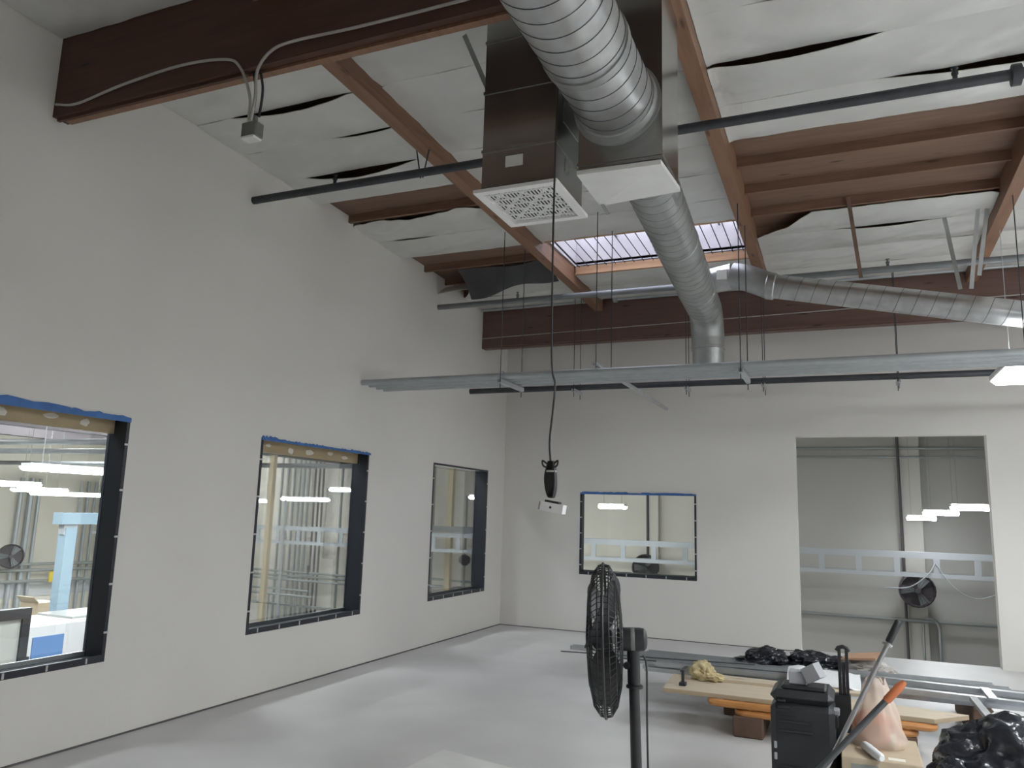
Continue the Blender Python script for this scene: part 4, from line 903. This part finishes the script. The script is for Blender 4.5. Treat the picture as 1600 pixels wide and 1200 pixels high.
MB().box(4.60, 4.70, 5.20, 5.27, .12, .60).build('handle_housing', 'case', cs, smooth=0)
for xx in (4.645, 4.685): MB().box(xx - .009, xx + .009, 5.22, 5.25, .58, .855).build('handle_tube', 'black', cs, smooth=0)
MB().box(4.655, 4.675, 5.225, 5.245, .58, .785).build('handle_tube', 'black', cs, smooth=0)
MB().tube([(4.630, 5.235, .848), (4.64, 5.235, .865), (4.665, 5.235, .873), (4.69, 5.235, .865), (4.70, 5.235, .848)], .012, 10).build('handle_grip', 'black', cs)
for xx in (4.30, 4.59): MB().cyl((xx - .02, 5.12, .045), (xx + .02, 5.12, .045), .045, 16).build('wheel', 'black', cs)
for xx in (4.31, 4.58): MB().box(xx - .02, xx + .02, 4.9, 4.94, 0, .055).build('foot', 'black', cs, smooth=0)
gb = empty('small_box', (4.47, 5.0, .68), 'grey plastic box with a tilted lid standing on the black case', 'box')
MB().bbox(4.375, 4.475, 4.96, 5.06, .679, .75, .005).build('box_body', 'greybox', gb, smooth=0)
c = Vector((4.508, 4.97, .752)); a = Vector((.8, -.3, .5)).normalized(); b = Vector((.35, .93, 0)); b = (b - a * a.dot(b)).normalized(); u = a.cross(b)
MB().obox(c, a * .042, b * .045, u * .042).build('box_lid', 'greybox', gb, smooth=0)

# cardboard box with the plastic bag on it
cbo = empty('cardboard_box', (4.83, 4.95, 0), 'tan cardboard box in the foreground carrying the peach plastic bag', 'box')
MB().bbox(4.645, 5.03, 4.68, 5.185, 0, .40, .004).build('carton', 'card', cbo, smooth=0)
MB().box(4.825, 4.84, 4.679, 5.186, .40, .4015).build('lid_seam', 'plyedge', cbo, smooth=0)
MB().box(4.87, 4.95, 4.71, 4.76, .4005, .402).build('label', 'tapeclear', cbo, smooth=0)
MB().box(4.69, 4.82, 4.677, 4.681, .26, .37).build('print_patch', mat('carton_print', (0.24, 0.26, 0.24), 0.7), cbo, smooth=0)
pb = empty('plastic_bag', (4.84, 4.97, .402), 'peach translucent plastic carrier bag with orange contents on the carton', 'bag')
MB().blob((4.815, 4.98, .485), (.095, .075, .09), 2, .25, 3.0, 4, flat=.404).build('contents', 'redfill', pb, smooth=70)
MB().blob((4.885, 4.97, .447), (.035, .045, .042), 6, .2, 3.0, 3, flat=.404).build('contents', 'tapeclear', pb, smooth=70)
def carrier(u, v):
    t = 2 * math.pi * u; z = .404 + .34 * v
    k = (1 - v) ** .8; rx = .135 * (.35 + .75 * k) * (1.0 if v > .06 else .85); ry = .10 * (.25 + .8 * k) * (1.0 if v > .06 else .85)
    w = 1 + .10 * noise.noise(Vector((math.cos(t) * 2.2, math.sin(t) * 2.2, v * 5))) + .07 * math.sin(t * 9 + v * 5) * v
    return (4.835 - .005 * v + math.cos(t) * rx * w, 4.975 + math.sin(t) * ry * w, z + .02 * math.sin(t * 3) * v)
MB().grid(carrier, 40, 14).build('bag_skin', 'bagpeach', pb, smooth=70)
for dx in (-.022, .022):
    MB().tube(curve_pts([(4.83 + dx - .015, 4.975, .73), (4.83 + dx, 4.975, .755), (4.83 + dx + .012, 4.975, .73)], 4), .008, 6).build('handle', 'bagpeach', pb)
tag(MB().tube(curve_pts([(4.755, 4.865, .424), (4.775, 4.80, .428), (4.805, 4.72, .425), (4.838, 4.64, .422)], 4), [.012, .02, .023, .021, .023, .024, .022, .023, .024, .022, .021, .022, .014], 12).build('rag_roll', 'bagwhite', smooth=70), 'small white rolled rag lying on the carton beside the bag', 'rag')
# poles
p1_ = empty('scraper_pole', (4.40, 4.60, 0), 'long steel pole with a black grip leaning across the case', 'pole')
def lerp3(a, b, t): return Vector(a) + (Vector(b) - Vector(a)) * t
A = (4.395, 4.52, .0); B = (4.947, 4.62, 1.112)
MB().cyl(A, lerp3(A, B, .9), .0125, 12).build('shaft', 'steelpole', p1_)
MB().tube([lerp3(A, B, .90), lerp3(A, B, .905), lerp3(A, B, .995), B], [.015, .0185, .0185, .014], 12).build('grip', 'black', p1_)
MB().cyl(lerp3(A, B, .885), lerp3(A, B, .895), .026, 12).build('hilt', 'steelpole', p1_)
p2_ = empty('orange_tipped_pole', (4.30, 4.40, 0), 'dark pole with an orange grip lying aslant in front of the carton', 'pole')
A = (4.225, 4.46, .012); B = (4.955, 4.55, .825)
MB().cyl(A, lerp3(A, B, .88), .0165, 12).build('shaft', 'darkpole', p2_)
MB().tube([lerp3(A, B, .875), lerp3(A, B, .885), lerp3(A, B, .97), B], [.017, .021, .021, .012], 12).build('grip', 'redgrip', p2_)
# bags at the lower right
bag('trash_bag', [((5.48, 5.32, .24), (.34, .30, .28), 1), ((5.82, 5.5, .26), (.34, .30, .27), 5), ((5.30, 5.15, .16), (.22, .22, .18), 8)], 'bagblk', 'large shiny black trash bag at the lower right picture corner', 'bag', .30, 3.0, 0.0, 5)
bag('plastic_sack', [((5.66, 6.22, .10), (.28, .2, .11), 12)], 'bagblue', 'blue plastic sack on the floor behind the black trash bag', 'bag', .3, 3.0, 0.0)
for i, (xx, yy, zz) in enumerate(((5.33, 5.02, .30), (5.50, 5.03, .33))):
    tag(MB().hexa([(xx - .03, yy - .01, zz), (xx + .04, yy - .03, zz + .01), (xx + .05, yy + .05, zz + .03), (xx - .02, yy + .06, zz + .02), (xx - .03, yy - .01, zz + .004), (xx + .04, yy - .03, zz + .014), (xx + .05, yy + .05, zz + .034), (xx - .02, yy + .06, zz + .024)]).build('paper_scrap', 'whitedirty', smooth=0), ['left white paper scrap lying on the black trash bag', 'right white paper scrap lying on the black trash bag'][i], 'paper', 'paper scraps')
# drywall sheet lying on the floor at the bottom edge
tag(MB().hexa([(2.145, 4.98, 0), (2.05, 3.2, 0), (3.2, 2.9, 0), (3.35, 4.70, 0), (2.145, 4.98, .013), (2.05, 3.2, .013), (3.2, 2.9, .013), (3.35, 4.70, .013)]).build('drywall_sheet', 'whitedirty', smooth=0), 'white drywall sheet lying flat on the floor at the bottom edge', 'drywall sheet')
